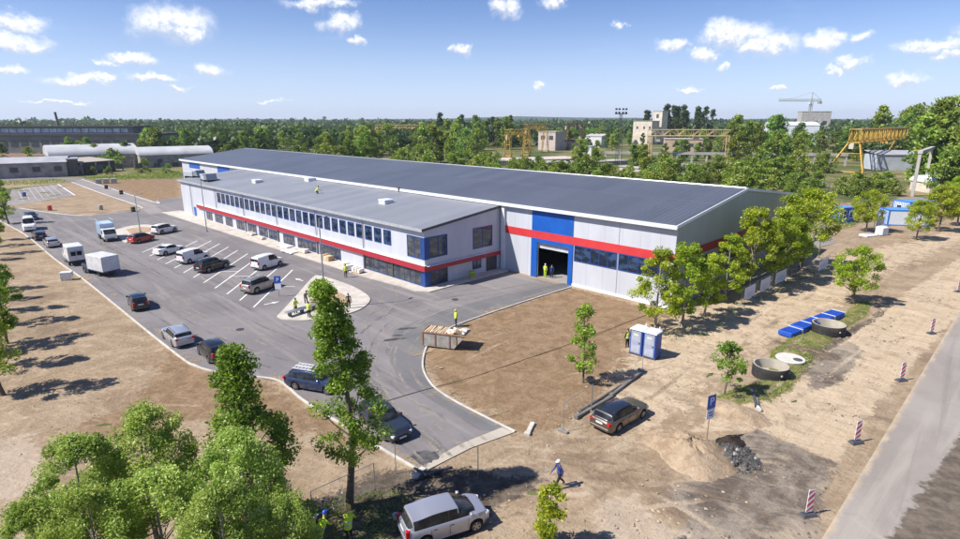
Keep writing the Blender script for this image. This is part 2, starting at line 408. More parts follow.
def kerb(pts, w=.16, h=.13, sm=True, mat=None, name='kerb'):
    P = smooth_line(pts) if sm else [Vector((p[0], p[1])) for p in pts]
    rings = []
    for i, p in enumerate(P):
        d = (P[min(i+1, len(P)-1)] - P[max(i-1, 0)]).normalized(); q = Vector((-d.y, d.x))
        a, b = p + q*w/2, p - q*w/2
        rings.append([(a.x, a.y, -.05), (b.x, b.y, -.05), (b.x, b.y, h-.02), (b.x+(q.x)*.02, b.y+q.y*.02, h), (a.x-q.x*.02, a.y-q.y*.02, h), (a.x, a.y, h-.02)])
    o = MB().loft(rings).build(name, mat or MK); o['kind'] = 'structure'; return o
kerb(PG((-40,193),(-10,215),(24.7,234.7),(55.6,260),(85.7,281.4),(169,349),(197,367),(225,374),(252,377),(280,382),(302,400),(340,424),(374,445),(422,473)))
kerb(PG((571,287.5),(520,303.5),(469,321),(440,333),(427.6,345.6),(422.7,365.7),(430,383),(444.5,395.6),(470,410),(515,432.6)))
kerb(PG((20,208.5),(50,213),(85,216),(125,213),(138,210),(139,206.5),(100,193),(71,182)), .3)
kerb(PG((82,179.5),(151,201.5),(157,201.5)), .3)
def island(px, z, mat, name):
    P = smooth_line(PG(*px, px[0]), 5)[:-1]
    o = MB().prism([(p.x, p.y) for p in P][::-1], 0, z).build(name, mat); o['kind'] = 'structure'
    return o
isl = [(277,317.5),(295,298),(313,278),(320,276.8),(328,278.6),(343,283.5),(357,289.4),(370,299),(364,308),(349,314.5),(324,320),(300,321.5),(283,320.2)]
island(isl, .14, MP, 'parking_island')
island([(308,308),(313,300),(319,293.5),(333,292),(346,297),(352,302),(348,306),(330,311),(314,313.5)], .17, plain('island_earth', (.36,.25,.155), .95, var=.3, scale=3), 'island_earth')
island([(112.5,231.5),(119,238),(125,243.2),(130,241.5),(135,236.3),(153,234),(160,227.5),(152,225.8),(143,225.2),(127,227.2)], .14, MP, 'parking_island')
island([(126,230),(131,234.5),(136,234),(150,232.3),(152,229),(142,228)], .17, plain('island_earth', (.36,.25,.155), .95), 'island_earth')
# paving along the office
o = MB().prism([B(-82,-3.4), B(-9,-2.3), B(-2.4,-1.7), B(.4,-1.7), B(1.7,-.8), B(1.8,12.5), B(1.2,12.93), B(-82,.2)], 0, .15).build('pavement', MP); o['kind'] = 'structure'
# parking bays
def stripe(mb, a, b, w=.16, z=.052):
    a, b = Vector(a), Vector(b); d = (b-a).normalized(); q = Vector((-d.y, d.x))*w/2
    mb.add([(a.x-q.x, a.y-q.y, z), (a.x+q.x, a.y+q.y, z), (b.x+q.x, b.y+q.y, z), (b.x-q.x, b.y-q.y, z)], [(3, 2, 1, 0)])
mb = MB(); p0 = Vector((-23.7, 56.15)); p1 = Vector((-42.81, 74.59)); stp = (p1-p0)/8
ldir = Vector((math.cos(rad(93)), math.sin(rad(93))))
for i in range(12):
    a = p0 + stp*i
    ln = 15.3 if i < 9 else (13, 7.5, 6.5)[i-9]
    stripe(mb, a, a + ldir*ln, .17)
    if i < 8: 
        m_ = a + ldir*7.6
        if i in (0, 2, 3): stripe(mb, m_ + Vector((.1, 0)), m_ + Vector((-2.6, 0)) if i else m_ + Vector((2.3, .0)), .14, .054)
def arrow(c, ang, L=1.6):
    ca, sa = math.cos(ang), math.sin(ang)
    for pts in ([(-L/2,-.09),(.05,-.09),(.05,.09),(-L/2,.09)], [(.05,-.32),(L/2,0),(.05,.32)]):
        mb.add([(c[0]+x*ca-y*sa, c[1]+x*sa+y*ca, .056) for x, y in pts], [tuple(range(len(pts)))])
arrow(G(299, 280), rad(140), 1.7); arrow(G(272, 303.5), rad(40), 1.7)
# far car park edge line
stripe(mb, G(57.5,184), G(75,195.5), .35, .058)
for k in range(7):
    t = k/7; a = Vector(G(18+38*t, 190-5.4*t)); b = Vector(G(24+48*t, 203-7*t)); stripe(mb, a, a+(b-a)*.85, .07, .058)
o = mb.build('road_markings', MW); o['kind'] = 'structure'
# drain covers, stains and a hose
ms = plain('oil_stain', (.05,.048,.048), .7, var=.3, scale=6)
def blot(px, rx, ry, ang, seed, z=.06, mat=None, name='stain'):
    r = random.Random(seed); c = G(*px); pts = []
    for k in range(22):
        a = 2*PI*k/22; q = 1+.25*math.sin(3*a+r.random()*6)*r.random()+r.uniform(-.15,.15)
        x, y = rx*q*math.cos(a), ry*q*math.sin(a)
        pts.append((c[0]+x*math.cos(ang)-y*math.sin(ang), c[1]+x*math.sin(ang)+y*math.cos(ang)))
    return sheet(name, pts, z, mat or ms)
blot((394,340), 1.0, .3, .3, 1); blot((407,329), .9, .25, .2, 2); blot((398,336), .5, .16, .1, 3); blot((424,458), .9, .7, .2, 4, mat=plain('damp', (.075,.072,.073), .8, var=.4, scale=2))
# loose stones and clods over the bare earth
def stones(name, n, area, smin, smax, mat, seed):
    r = np.random.RandomState(seed); pts = []
    poly = np.array(area); lo, hi = poly.min(0), poly.max(0)
    while len(pts) < n:
        q = lo + r.rand(n*3, 2)*(hi-lo); q = q[sdist(q, area) > 0]; q = q[wob(q, .5, seed+40)+.5*r.randn(len(q)) > .55]
        for k in (ASPH, ROADP): q = q[sdist(q, k) < -.3]
        pts += list(q)
    mb = MB()
    base = [(1,0,0),(-1,0,0),(0,1,0),(0,-1,0),(0,0,1),(0,0,-.3)]
    fs = [(0,2,4),(2,1,4),(1,3,4),(3,0,4),(2,0,5),(1,2,5),(3,1,5),(0,3,5)]
    for x, y in pts[:n]:
        s = smin + (smax-smin)*r.rand()**3; a = r.rand()*6.3
        k = [s*(.6+.7*r.rand()) for _ in range(3)]
        mb.add([(x+(v[0]*k[0]*math.cos(a)-v[1]*k[1]*math.sin(a)), y+(v[0]*k[0]*math.sin(a)+v[1]*k[1]*math.cos(a)), .03+v[2]*k[2]*.6) for v in base], fs)
    o = mb.build(name, mat); o['kind'] = 'stuff'; return o
mstone = plain('field_stone', (.34,.27,.19), .95, var=.35, scale=.3); mdark = plain('dark_clod', (.15,.12,.09), .95, var=.35, scale=.3)
stones('scattered_stones', 2200, PG((560,360),(700,320),(900,250),(960,250),(960,300),(830,450),(700,560),(420,560),(540,430)), .03, .13, mstone, 1)
stones('scattered_clods', 260, SANDL + [], .03, .15, mdark, 2)
stones('scattered_clods', 500, EDGE, .05, .24, mdark, 3)
stones('scattered_stones', 1500, PG((-20,240),(24,236),(169,352),(300,402),(415,476),(300,545),(-100,560)), .02, .1, mstone, 4)
stones('scattered_clods', 500, GRAYP, .03, .16, mdark, 5)

def tyre_material(name, col, amt):
    m, nt, out = newmat(name); n = N(nt); p = n.pos()
    f = n.math('MULTIPLY', n.ramp(n.noise(p, .45, 5, .65), .38, .62), n.math('MULTIPLY', n.ramp(n.noise(p, 6, 4, .7), .3, .65), amt))
    d = n.new('ShaderNodeBsdfDiffuse'); d.inputs[0].default_value = col + (1,); t = n.new('ShaderNodeBsdfTransparent'); mx = n.new('ShaderNodeMixShader')
    n.L(f, mx.inputs[0]); n.L(t.outputs[0], mx.inputs[1]); n.L(d.outputs[0], mx.inputs[2]); n.L(mx.outputs[0], out.inputs[0]); return m
TM = (tyre_material('tyre_dust', (.36,.32,.275), .75), tyre_material('tyre_dark', (.08,.076,.075), .28))
def tyre_marks(pts, k, off=.8, w=.24, z=.062):
    P = smooth_line(PG(*pts), 8); mb = MB()
    for s in (off, -off):
        L_, R__ = [], []
        for i, p in enumerate(P):
            d = (P[min(i+1, len(P)-1)]-P[max(i-1, 0)]).normalized(); q = Vector((-d.y, d.x)); L_.append((p+q*(s-w/2)).to_tuple()+(z,)); R__.append((p+q*(s+w/2)).to_tuple()+(z,))
        nn = len(P); mb.add(L_+R__, [(i, i+1, nn+i+1, nn+i) for i in range(nn-1)][::1])
    o = mb.build('tyre_marks', TM[k]); o['kind'] = 'structure'
for i, (pts, k) in enumerate((([(455,455),(430,425),(400,395),(385,360),(400,330),(450,305),(545,282)],0), ([(475,445),(440,415),(408,385),(400,352),(425,328),(480,308),(550,288)],0), ([(440,462),(405,430),(370,395),(345,365),(300,345),(230,325),(150,290),(90,258)],0), ([(430,455),(390,420),(360,380),(330,350),(260,320),(180,280),(100,240)],1), ([(462,452),(430,420),(395,400),(360,355),(385,320),(430,300),(500,288)],1), ([(260,350),(200,320),(150,295),(100,265),(50,232)],0), ([(280,365),(220,345),(160,312),(110,280),(60,245)],1), ([(380,350),(375,320),(390,300),(380,285),(340,270),(280,248),(220,225)],0), ([(200,300),(150,275),(110,245),(130,222),(165,213)],0), ([(350,335),(390,310),(450,300),(540,285)],1), ([(160,280),(110,252),(60,228),(20,216)],1))): tyre_marks(pts, k, z=.062+.0015*i)

# sand spilled over kerbs, drain covers
spill = tyre_material('sand_spill', (.37,.285,.195), .95)
rsp = random.Random(4)
for i, (u, v) in enumerate(((60,262),(88,281),(110,296),(132,312),(160,338),(190,362),(232,374),(276,380),(312,405),(352,428),(392,455),(415,466),(446,396),(460,404),(485,416),(508,428),(427,372),(425,352),(455,327),(495,312),(540,298),(300,392),(70,270),(145,325))):
    blot((u+rsp.uniform(-3,4), v-rsp.uniform(1,4)), rsp.uniform(.8,2.2), rsp.uniform(.25,.6), rad(-45 if u < 420 else rsp.uniform(0,50)), 30+i, .085+.0004*i, spill, 'sand_spill')
iron = plain('cast_iron', (.045,.043,.042), .7, var=.2)
for px in ((240,330),(455,300)):
    c = G(*px); o = MB().lathe([(.36,0),(.36,.012),(.01,.013)], 20).build('drain_cover', iron, None, None, (c[0], c[1], .0622)); o['kind'] = 'structure'
# ---------------------------------------------------------------- materials of the hall
def panel_material(name, col, step=1.1, axis=0, dark=.72, rough=.45):
    m, nt, out = newmat(name); n = N(nt); o = n.obj(); xyz = n.sep(o)
    f = n.math('FRACT', n.math('DIVIDE', n.math('ADD', xyz[axis], 500.3), step))
    ln = n.math('LESS_THAN', n.math('ABSOLUTE', n.math('SUBTRACT', f, .5)), .012)
    v = n.noise(n.mapping(o, scale=(.5,.5,.12)), 1.0, 5, .6)
    c = n.mix(n.ramp(v, .3, .7), tuple(x*.93 for x in col), tuple(min(1, x*1.05) for x in col))
    c = n.mix(n.math('MULTIPLY', n.ramp(n.noise(n.mapping(o, scale=(3,3,.25)), 1, 4, .6), .55, .8), .09), c, (.25,.23,.2))
    c = n.mix(n.math('MULTIPLY', ln, .55), c, tuple(x*dark for x in col))
    n.bsdf(out, c, rough, 0, .5, bump=n.math('MULTIPLY', ln, -1), bstr=.5, bdist=.02); return m
def roof_material(name, col, step, rough=.42, lap=11.0):
    m, nt, out = newmat(name); n = N(nt); o = n.obj(); xyz = n.sep(o)
    f = n.math('FRACT', n.math('DIVIDE', n.math('ADD', xyz[0], 500), step))
    rib = n.ramp(n.math('ABSOLUTE', n.math('SUBTRACT', f, .5)), .10, .02)
    f2 = n.math('FRACT', n.math('DIVIDE', n.math('ADD', xyz[1], 500), lap))
    lapl = n.math('LESS_THAN', f2, .02)
    sheetid = n.math('FLOOR', n.math('DIVIDE', n.math('ADD', xyz[0], 500), step*4))
    w = n.new('ShaderNodeTexWhiteNoise', noise_dimensions='2D')
    cv = n.new('ShaderNodeCombineXYZ'); n.L(sheetid, cv.inputs[0]); n.L(n.math('FLOOR', n.math('DIVIDE', n.math('ADD', xyz[1], 500), lap)), cv.inputs[1]); n.L(cv.outputs[0], w.inputs['Vector'])
    c = n.mix(w.outputs[0], tuple(x*.9 for x in col), tuple(x*1.1 for x in col))
    c = n.mix(n.math('MULTIPLY', n.ramp(n.noise(o, .12, 6, .65), .45, .7), .35), c, tuple(min(1, x*1.35) for x in col))
    c = n.mix(n.math('MULTIPLY', rib, .55), c, tuple(x*.45 for x in col))
    c = n.mix(n.math('MULTIPLY', lapl, .3), c, tuple(x*1.7 for x in col))
    n.bsdf(out, c, rough, 0, .45, bump=rib, bstr=.5, bdist=.06); return m
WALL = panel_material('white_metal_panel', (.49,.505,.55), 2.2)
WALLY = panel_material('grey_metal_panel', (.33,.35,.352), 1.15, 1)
ROOF1 = roof_material('hall_roof_sheet', (.086,.094,.116), .62, .42, 9.0)
ROOF2 = roof_material('office_roof_sheet', (.215,.222,.245), .5, .5, 60.)
TRIM = plain('white_trim', (.68,.69,.71), .45, var=.06)
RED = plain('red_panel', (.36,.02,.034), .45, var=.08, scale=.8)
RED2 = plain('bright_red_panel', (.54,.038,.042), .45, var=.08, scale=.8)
BLUE = plain('blue_panel', (.006,.088,.40), .45, var=.1, scale=.7)
BLUEF = plain('blue_frame', (.012,.055,.22), .4, var=.1)
GREY = plain('zinc_grey', (.33,.34,.36), .4, .5, var=.1)
DKGREY = plain('dark_grey', (.06,.062,.07), .5, var=.15)
GLASS = glass('window_glass', (.012,.022,.045))
GLASS2 = glass('shop_glass', (.03,.032,.036), .03)
BLACK = plain('interior_dark', (.02,.02,.022), .9, var=.2)
CONC = plain('grey_concrete', (.36,.34,.31), .9, var=.18, scale=.7, grime=.3)
FLOORM = plain('hall_floor', (.30,.29,.28), .6, var=.1)
def face_front(y): return Matrix.Translation((0, y, 0))                       # x -> x, outward -y
def face_side(x): return Matrix.Translation((x, 0, 0)) @ Matrix.Rotation(PI/2, 4, 'Z')  # local x runs along world y, outward +x
def window(root, x0, x1, z0, z1, n=1, M=None, fr=.09, frame=None, gl=None, sill=0.0, out=.05, name='window'):
    """one framed window: frame with mullions, its glass a sub-part"""
    M = M or Matrix(); mb = MB()
    mb.box(x0, x1, -out, .0, z1-fr, z1, 0, M); mb.box(x0, x1, -out, .0, z0, z0+fr+sill, 0, M)
    mb.box(x0, x0+fr, -out, .0, z0+fr+sill, z1-fr, 0, M); mb.box(x1-fr, x1, -out, .0, z0+fr+sill, z1-fr, 0, M)
    for k in range(1, n):
        x = x0+(x1-x0)*k/n; mb.box(x-fr*.4, x+fr*.4, -out+.005, .0, z0+fr+sill, z1-fr, 0, M)
    f = mb.build(name, frame or BLUEF, root)
    g = MB(); g.box(x0+fr, x1-fr, -.018, -.003, z0+fr+sill, z1-fr, 0, M); g.build('pane', gl or GLASS, f)
    return f
# ---------------------------------------------------------------- production hall
def hall():
    r = empty('production_hall', B(0, 0) + (0,), BROT, 'long white production hall with dark blue grey metal roof and open blue gateway', 'building')
    xl, xr, y0, y1, yr = -116.4, 23.88, DEP, 48.4, 30.3; he, hr = 8.75, 10.95
    sl = (hr-he)/(yr-y0)
    w = MB()
    w.box(xl, 6.15, y0, y0+.22, -.1, he-.02); w.box(10.85, xr, y0, y0+.22, -.1, he-.02); w.box(6.15, 10.85, y0, y0+.22, 4.5, he-.02)
    w.box(xl, xr, y1-.22, y1, -.1, he-.02)
    w.build('wall', WALL, r)
    for x in (xl, xr-.22):
        g = MB(); g.loft([[(x, y0+.222, -.1), (x, y1-.222, -.1), (x, y1-.222, he-.03), (x, yr, hr-.06), (x, y0+.222, he-.03)], [(x+.22, y0+.222, -.1), (x+.22, y1-.222, -.1), (x+.22, y1-.222, he-.03), (x+.22, yr, hr-.06), (x+.22, y0+.222, he-.03)]])
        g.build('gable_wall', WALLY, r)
    rf = MB(); o = .42
    for ya, yb in ((y0-o, yr), (y1+o, yr)):
        za = he - sl*o
        p = [(xl-.15, ya, za), (xr+.15, ya, za), (xr+.15, yb, hr), (xl-.15, yb, hr)]
        if ya > yb: p = [p[1], p[0], p[3], p[2]]
        rf.add(p + [(a, b, c+.14) for a, b, c in p], [(3,2,1,0),(4,5,6,7),(0,1,5,4),(1,2,6,5),(2,3,7,6),(3,0,4,7)])
    rf.build('roof', ROOF1, r)
    t = MB(); t.box(xl-.2, xr+.22, y0-o-.16, y0-o-.002, he-.28, he+.12); t.build('gutter', TRIM, r)
    t = MB(); t.box(xl-.2, xr+.22, y1+o+.002, y1+o+.16, he-.28, he+.14); t.build('gutter', TRIM, r)
    for x in (xl-.25, xr+.152):
        t = MB()
        for ya, yb in ((y0-o-.16, yr), (y1+o+.16, yr)):
            za = he-sl*o
            t.loft([[(x, ya, za-.14), (x+.1, ya, za-.14), (x+.1, ya, za+.19), (x, ya, za+.19)], [(x, yb, hr-.14), (x+.1, yb, hr-.14), (x+.1, yb, hr+.19), (x, yb, hr+.19)]])
        t.build('verge_trim', TRIM, r)
    t = MB(); t.tube([(xl, yr, hr+.15), (xr, yr, hr+.15)], .11, 6); t.build('ridge_cap', GREY, r)
    f = y0-.06
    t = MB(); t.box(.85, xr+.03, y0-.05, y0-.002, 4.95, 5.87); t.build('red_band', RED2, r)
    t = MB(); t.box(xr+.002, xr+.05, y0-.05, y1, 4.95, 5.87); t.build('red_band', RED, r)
    t = MB(); t.box(5.22, 11.4, y0-.05, y0-.003, 5.872, 8.55); t.build('blue_panel', BLUE, r)
    t = MB(); t.box(5.22, 6.15, y0-.12, y0-.003, -.05, 4.945); t.box(10.85, 11.45, y0-.12, y0-.003, -.05, 4.945); t.box(6.15, 10.85, y0-.12, y0-.003, 4.5, 4.945); t.build('door_frame', BLUE, r)
    t = MB()
    for k in range(3): t.box(6.16, 10.84, y0+.24, y0+.30, 3.75+k*.25, 3.98+k*.25)
    t.build('rolling_shutter', plain('shutter_grey', (.5,.52,.56), .45), r)
    t = MB()
    t.box(.3, .82, y0-.32, y0-.003, -.05, 8.4); t.build('corner_column', TRIM, r)
    window(r, 11.62, 17.3, 3.05, 4.92, 5, face_front(y0-.003), .1, gl=GLASS)
    window(r, 17.5, 23.4, 3.05, 4.92, 5, face_front(y0-.003), .1, gl=GLASS)
    for a, b in ((15.5, 22.5), (24, 31), (33, 40)):
        window(r, a, b, 2.6, 4.6, 5, face_side(xr+.003), .1, gl=GLASS)
    for px in ((189, 199.2, 162.5, 169.5), (217, 229, 165.5, 172.5)):
        x = []
        for q in (px[0], px[1]):
            a, b, d = ray(q, px[2]); nx, ny = math.cos(BR), math.sin(BR)
            tt = (BX*nx+BY*ny+DEP)/(a*nx+b*ny); X = -(-(a*tt-BX)*math.sin(BR)+(b*tt-BY)*math.cos(BR)); x.append(X)
        t = MB(); t.box(x[0], x[1], y0-.045, y0-.003, 6.9, 8.35); t.build('blue_panel', BLUE, r)
    t = MB(); t.box(11.46, xr, y0-.08, y0-.004, -.05, .28); t.build('plinth', TRIM, r)
    for x in (17.4,):
        t = MB(); t.box(x-.03, x+.03, y0-.02, y0-.003, .3, 8.4); t.build('panel_joint', GREY, r)
    fl = MB(); fl.box(xl+.3, xr-.3, y0+.02, y1-.3, -.02, .07); fl.build('floor', FLOORM, r)
    for k in range(6): inn = MB(); inn.box(7+k*2.6, 7.3+k*2.6, y0+7, y0+7.3, .07, 7.6); inn.build('inner_column', DKGREY, r)
    return r
hall()
# ---------------------------------------------------------------- office block
def office():
    r = empty('office_building', B(0, 0) + (0,), BROT, 'two storey white office block with grey sloping roof, red band and blue window ribbon', 'building')
    L_, he, ho = 78.88, 6.95, 8.3
    w = MB()
    w.loft([[(-L_, 0, -.1), (-L_, DEP-.01, -.1), (-L_, DEP-.01, ho), (-L_, 0, he)], [(0, 0, -.1), (0, DEP-.01, -.1), (0, DEP-.01, ho), (0, 0, he)]])
    w.build('wall', WALL, r)
    rf = MB(); s = (ho-he)/DEP
    p = [(-L_-.15, -.35, he-.35*s+.02), (.15, -.35, he-.35*s+.02), (.15, DEP-.02, ho+.02), (-L_-.15, DEP-.02, ho+.02)]
    rf.add(p + [(a, b, c+.12) for a, b, c in p], [(3,2,1,0),(4,5,6,7),(0,1,5,4),(1,2,6,5),(2,3,7,6),(3,0,4,7)])
    rf.build('roof', ROOF2, r)
    t = MB(); t.box(-L_-.2, .2, -.52, -.355, he-.22, he+.1); t.build('gutter', plain('pale_gutter', (.42,.43,.45), .4, .2), r)
    t = MB()
    t.loft([[(.152, -.5, he-.18), (.23, -.5, he-.18), (.23, -.5, he+.12), (.152, -.5, he+.12)], [(.152, DEP-.05, ho-.14), (.23, DEP-.05, ho-.14), (.23, DEP-.05, ho+.17), (.152, DEP-.05, ho+.17)]]); t.build('verge_trim', DKGREY, r)
    t = MB(); t.box(-L_, .2, DEP-.16, DEP-.022, ho+.142, ho+.42); t.build('wall_flashing', TRIM, r)
    # upper window ribbon, one window every two metres
    for i in range(27):
        x1 = -(6.3 + 2.0*i); window(r, x1-1.5, x1, 4.15, 5.98, 1, face_front(-.003), .1)
    window(r, -3.15, -.55, 3.4, 5.98, 2, face_front(-.003), .12, gl=GLASS2); t = MB(); t.box(-.5, .06, -.07, -.004, 3.4, 5.98); t.box(.004, .07, .0, .66, 3.4, 5.98); t.build('corner_panel', BLUEF, r)
    window(r, .68, 3.5, 3.45, 5.98, 2, face_side(.003), .12, gl=GLASS2); window(r, 7.8, 11.25, 3.4, 6.05, 2, face_side(.003), .12, gl=GLASS2)
    # lower storey
    for a, b, k in ((.7, 6.05, 5), (6.3, 12.1, 6)): window(r, -b, -a, .06, 1.98, k, face_front(-.003), .07, gl=GLASS2, sill=.14)
    t = MB(); t.box(-.62, .08, -.09, -.004, .0, 2.05); t.box(.004, .09, .0, .7, .0, 2.05); t.build('corner_panel', BLUEF, r)
    for u in (6.17, 12.25, 24.1, 36.2, 48.3): t = MB(); t.box(-u-.16, -u+.16, -.12, -.004, .0, 2.05); t.build('column', DKGREY, r)
    for a, b, k in ((18, 23.6, 5), (24.6, 30, 5), (31, 34.6, 3), (36.7, 39.6, 3), (40, 43.2, 3), (44.2, 47.6, 3), (49, 52.2, 3), (54, 57, 3), (58.4, 62, 3), (63.4, 66.2, 2)):
        window(r, -b, -a, .25, 1.72, k, face_front(-.003), .08, gl=GLASS2)
    for u in (12.2, 24.05, 36.2, 48.4, 60.4, 73.2):
        t = MB(); t.tube([(-u, -.4, 6.75), (-u, -.16, 6.45), (-u, -.16, 2.85 if u < 70 else .2)], .06, 8); t.build('downpipe', GREY, r)
    t = MB(); t.box(-70.2, .33, -.34, -.005, 2.08, 2.76); t.build('red_band', RED, r)
    t = MB(); t.box(.004, .332, -.004, 15.4-2.55, 2.06, 2.6); t.build('red_band', RED, r)
    t = MB(); t.box(-70.25, .36, -.38, -.006, 2.762, 2.80); t.box(.362, .37, -.3, .0, 2.77, 2.8); t.box(.006, .36, -.005, 12.85, 2.602, 2.64); t.build('canopy_flashing', TRIM, r)
    window(r, .74, 3.5, .1, 2.02, 2, face_side(.003), .1, gl=GLASS2); window(r, 7.7, 9.25, .8, 2.02, 2, face_side(.003), .09, gl=GLASS2)
    d = MB(); d.box(10.2, 12.1, -.06, .0, .0, 2.03, 0, face_side(.003)); d.build('side_door', DKGREY, r)
    d = MB(); d.box(-72.7, -71.6, -.06, -.004, .05, 1.95); d.build('blue_door', BLUE, r)
    return r
office()
def AT(X, Y, z=0): 
    q = B(X, Y); return (q[0], q[1], z)
def roofz(Y): return 6.95 + (8.3-6.95)/DEP*Y + .14
# skylight hatches and plant on the office roof
def skylight(X, Y, lab):
    r = empty('roof_hatch', AT(X, Y, roofz(Y)), BROT, lab, 'roof hatch', 'roof hatches on the office roof')
    m = MB(); m.bbox(-.75, .75, -.75, .75, -.15, .38, .06); m.build('curb', TRIM, r)
    m = MB(); m.bbox(-.8, .8, -.8, .8, .385, .55, .12); m.build('lid', plain('opal_lid', (.7,.72,.74), .25, var=.05), r)
def office_pt(px):
    z = 7.8
    for i in range(4):
        x, y = G(px[0], px[1], z); dx, dy = x-BX, y-BY
        X = dx*math.cos(BROT)+dy*math.sin(BROT); Y = -dx*math.sin(BROT)+dy*math.cos(BROT); z = roofz(Y)
    return X, Y
for px, lab in (((257.5, 182.5), 'white roof hatch nearest the far end of the office roof'), ((386, 203), 'white roof hatch at the corner end of the office roof, nearest the camera'), ((310, 180), 'white roof hatch under the hall eaves above the roof worker')):
    X, Y = office_pt(px); skylight(X, Y, lab)
def vent(px, lab):
    X, Y = office_pt(px)
    r = empty('roof_vent', AT(X, Y, roofz(Y)), BROT, lab, 'vent')
    m = MB(); m.tube([(0,0,-.1),(0,0,.55)], .1, 10); m.build('pipe', GREY, r)
    m = MB(); m.lathe([(.02,.75),(.22,.66),(.22,.58),(.08,.56)], 12); m.build('cowl', DKGREY, r)
vent((398.5, 191), 'small dark vent pipe at the top edge of the office roof')
def airunit(px, w, lab, rz):
    X, Y = office_pt(px)
    r = empty('ventilation_unit', AT(X, Y, roofz(Y)), BROT+rz, lab, 'ventilation unit', 'ventilation units on the office roof')
    m = MB(); m.bbox(-w/2, w/2, -1.1, 1.1, .25, 1.25, .06); m.build('housing', plain('unit_grey', (.5,.53,.57), .4, .3), r)
    m = MB(); m.loft([[(w/2+.002,-1,.4),(w/2+.002,1,.4),(w/2+.002,1,1.1),(w/2+.002,-1,1.1)],[(w/2+1.5,-1.0,.3),(w/2+1.5,1.0,.3),(w/2+1.0,1.0,1.5),(w/2+1.0,-1.0,1.5)]]); m.build('intake_hood', GREY, r)
    for a in (-w/2+.2, w/2-.3): m = MB(); m.box(a, a+.12, -1.1, 1.1, -.2, .248); m.build('skid', DKGREY, r)
    m = MB(); m.tube([(-w/2-.002, 0, .8), (-w/2-.9, 0, .8), (-w/2-.9, .9, .8), (-w/2-.9, 1.6, .2)], .32, 10); m.build('duct', GREY, r)
airunit((193, 177), 2.8, 'grey ventilation unit at the far corner of the office roof', .3)
airunit((208, 180.5), 3.0, 'grey ventilation unit in front of the two blue wall panels', -.1)
# ---------------------------------------------------------------- buildings beyond
def simple_house(name, pa, pb, depth, h, lab, wall, roofm, roof='flat', rise=2.0, wins=None, cat='building', group=None, over=.3, winmat=None, wallh=None):
    """block whose front runs between two ground points; parts wall, roof and windows"""
    a, b = Vector(pa), Vector(pb); L_ = (b-a).length; rz = math.atan2(b.y-a.y, b.x-a.x)
    r = empty(name, (a.x, a.y, 0), rz, lab, cat, group)
    m = MB(); m.box(0, L_, 0, depth, -.4, h-.02); 
    if roof == 'gable': m.loft([[(0,0.0,h-.02),(0,depth,h-.02),(0,depth/2,h+rise-.1)],[(L_,0.0,h-.02),(L_,depth,h-.02),(L_,depth/2,h+rise-.1)]])
    m.build('wall', wall, r)
    m = MB()
    if roof == 'flat': m.box(-over, L_+over, -over, depth+over, h, h+.35)
    elif roof == 'gable':
        for s in (0, 1):
            ya, yb = (-over, depth/2) if s == 0 else (depth+over, depth/2); za = h-over*rise/(depth/2)
            p = [(-over, ya, za+.02), (L_+over, ya, za+.02), (L_+over, yb, h+rise), (-over, yb, h+rise)]
            if s: p = [p[1], p[0], p[3], p[2]]
            m.add(p+[(x, y, z+.15) for x, y, z in p], [(3,2,1,0),(4,5,6,7),(0,1,5,4),(1,2,6,5),(2,3,7,6),(3,0,4,7)])
    elif roof == 'shed':
        p = [(-over, -over, h), (L_+over, -over, h), (L_+over, depth+over, h+rise), (-over, depth+over, h+rise)]
        m.add(p+[(x, y, z+.2) for x, y, z in p], [(3,2,1,0),(4,5,6,7),(0,1,5,4),(1,2,6,5),(2,3,7,6),(3,0,4,7)])
    elif roof == 'arch':
        ra, rb = [], []
        for k in range(13):
            t = PI*k/12; y = depth/2-(depth/2+over)*math.cos(t); z = h+rise*math.sin(t)
            ra.append((-over, y, z)); rb.append((L_+over, y, z))
        m.loft([ra, rb])
    m.build('roof', roofm, r, smooth=35)
    for x0, x1, z0, z1 in (wins or []):
        f = MB(); f.box(x0, x1, -.06, -.003, z0, z1); f = f.build('window', winmat or DKGREY, r)
    return r, L_
brickg = plain('grey_brick', (.31,.28,.26), .95, var=.25, scale=.5, grime=.5)
sheetg = plain('weathered_sheet', (.34,.345,.37), .7, var=.15, scale=.2, grime=.3)
archm = plain('arched_sheet', (.46,.46,.47), .6, var=.12, scale=.15, grime=.3)
whitem = plain('white_sheet', (.66,.66,.66), .5, var=.08, scale=.2, grime=.15)
cream = plain('cream_render', (.56,.50,.41), .9, var=.14, scale=.3, grime=.3)
palepink = plain('pale_brick', (.50,.42,.37), .9, var=.15, scale=.4, grime=.35)
slab = plain('precast_concrete', (.40,.38,.35), .9, var=.16, scale=.3, grime=.35)
rust = plain('rusty_sheet', (.20,.115,.07), .9, var=.3, scale=.6)
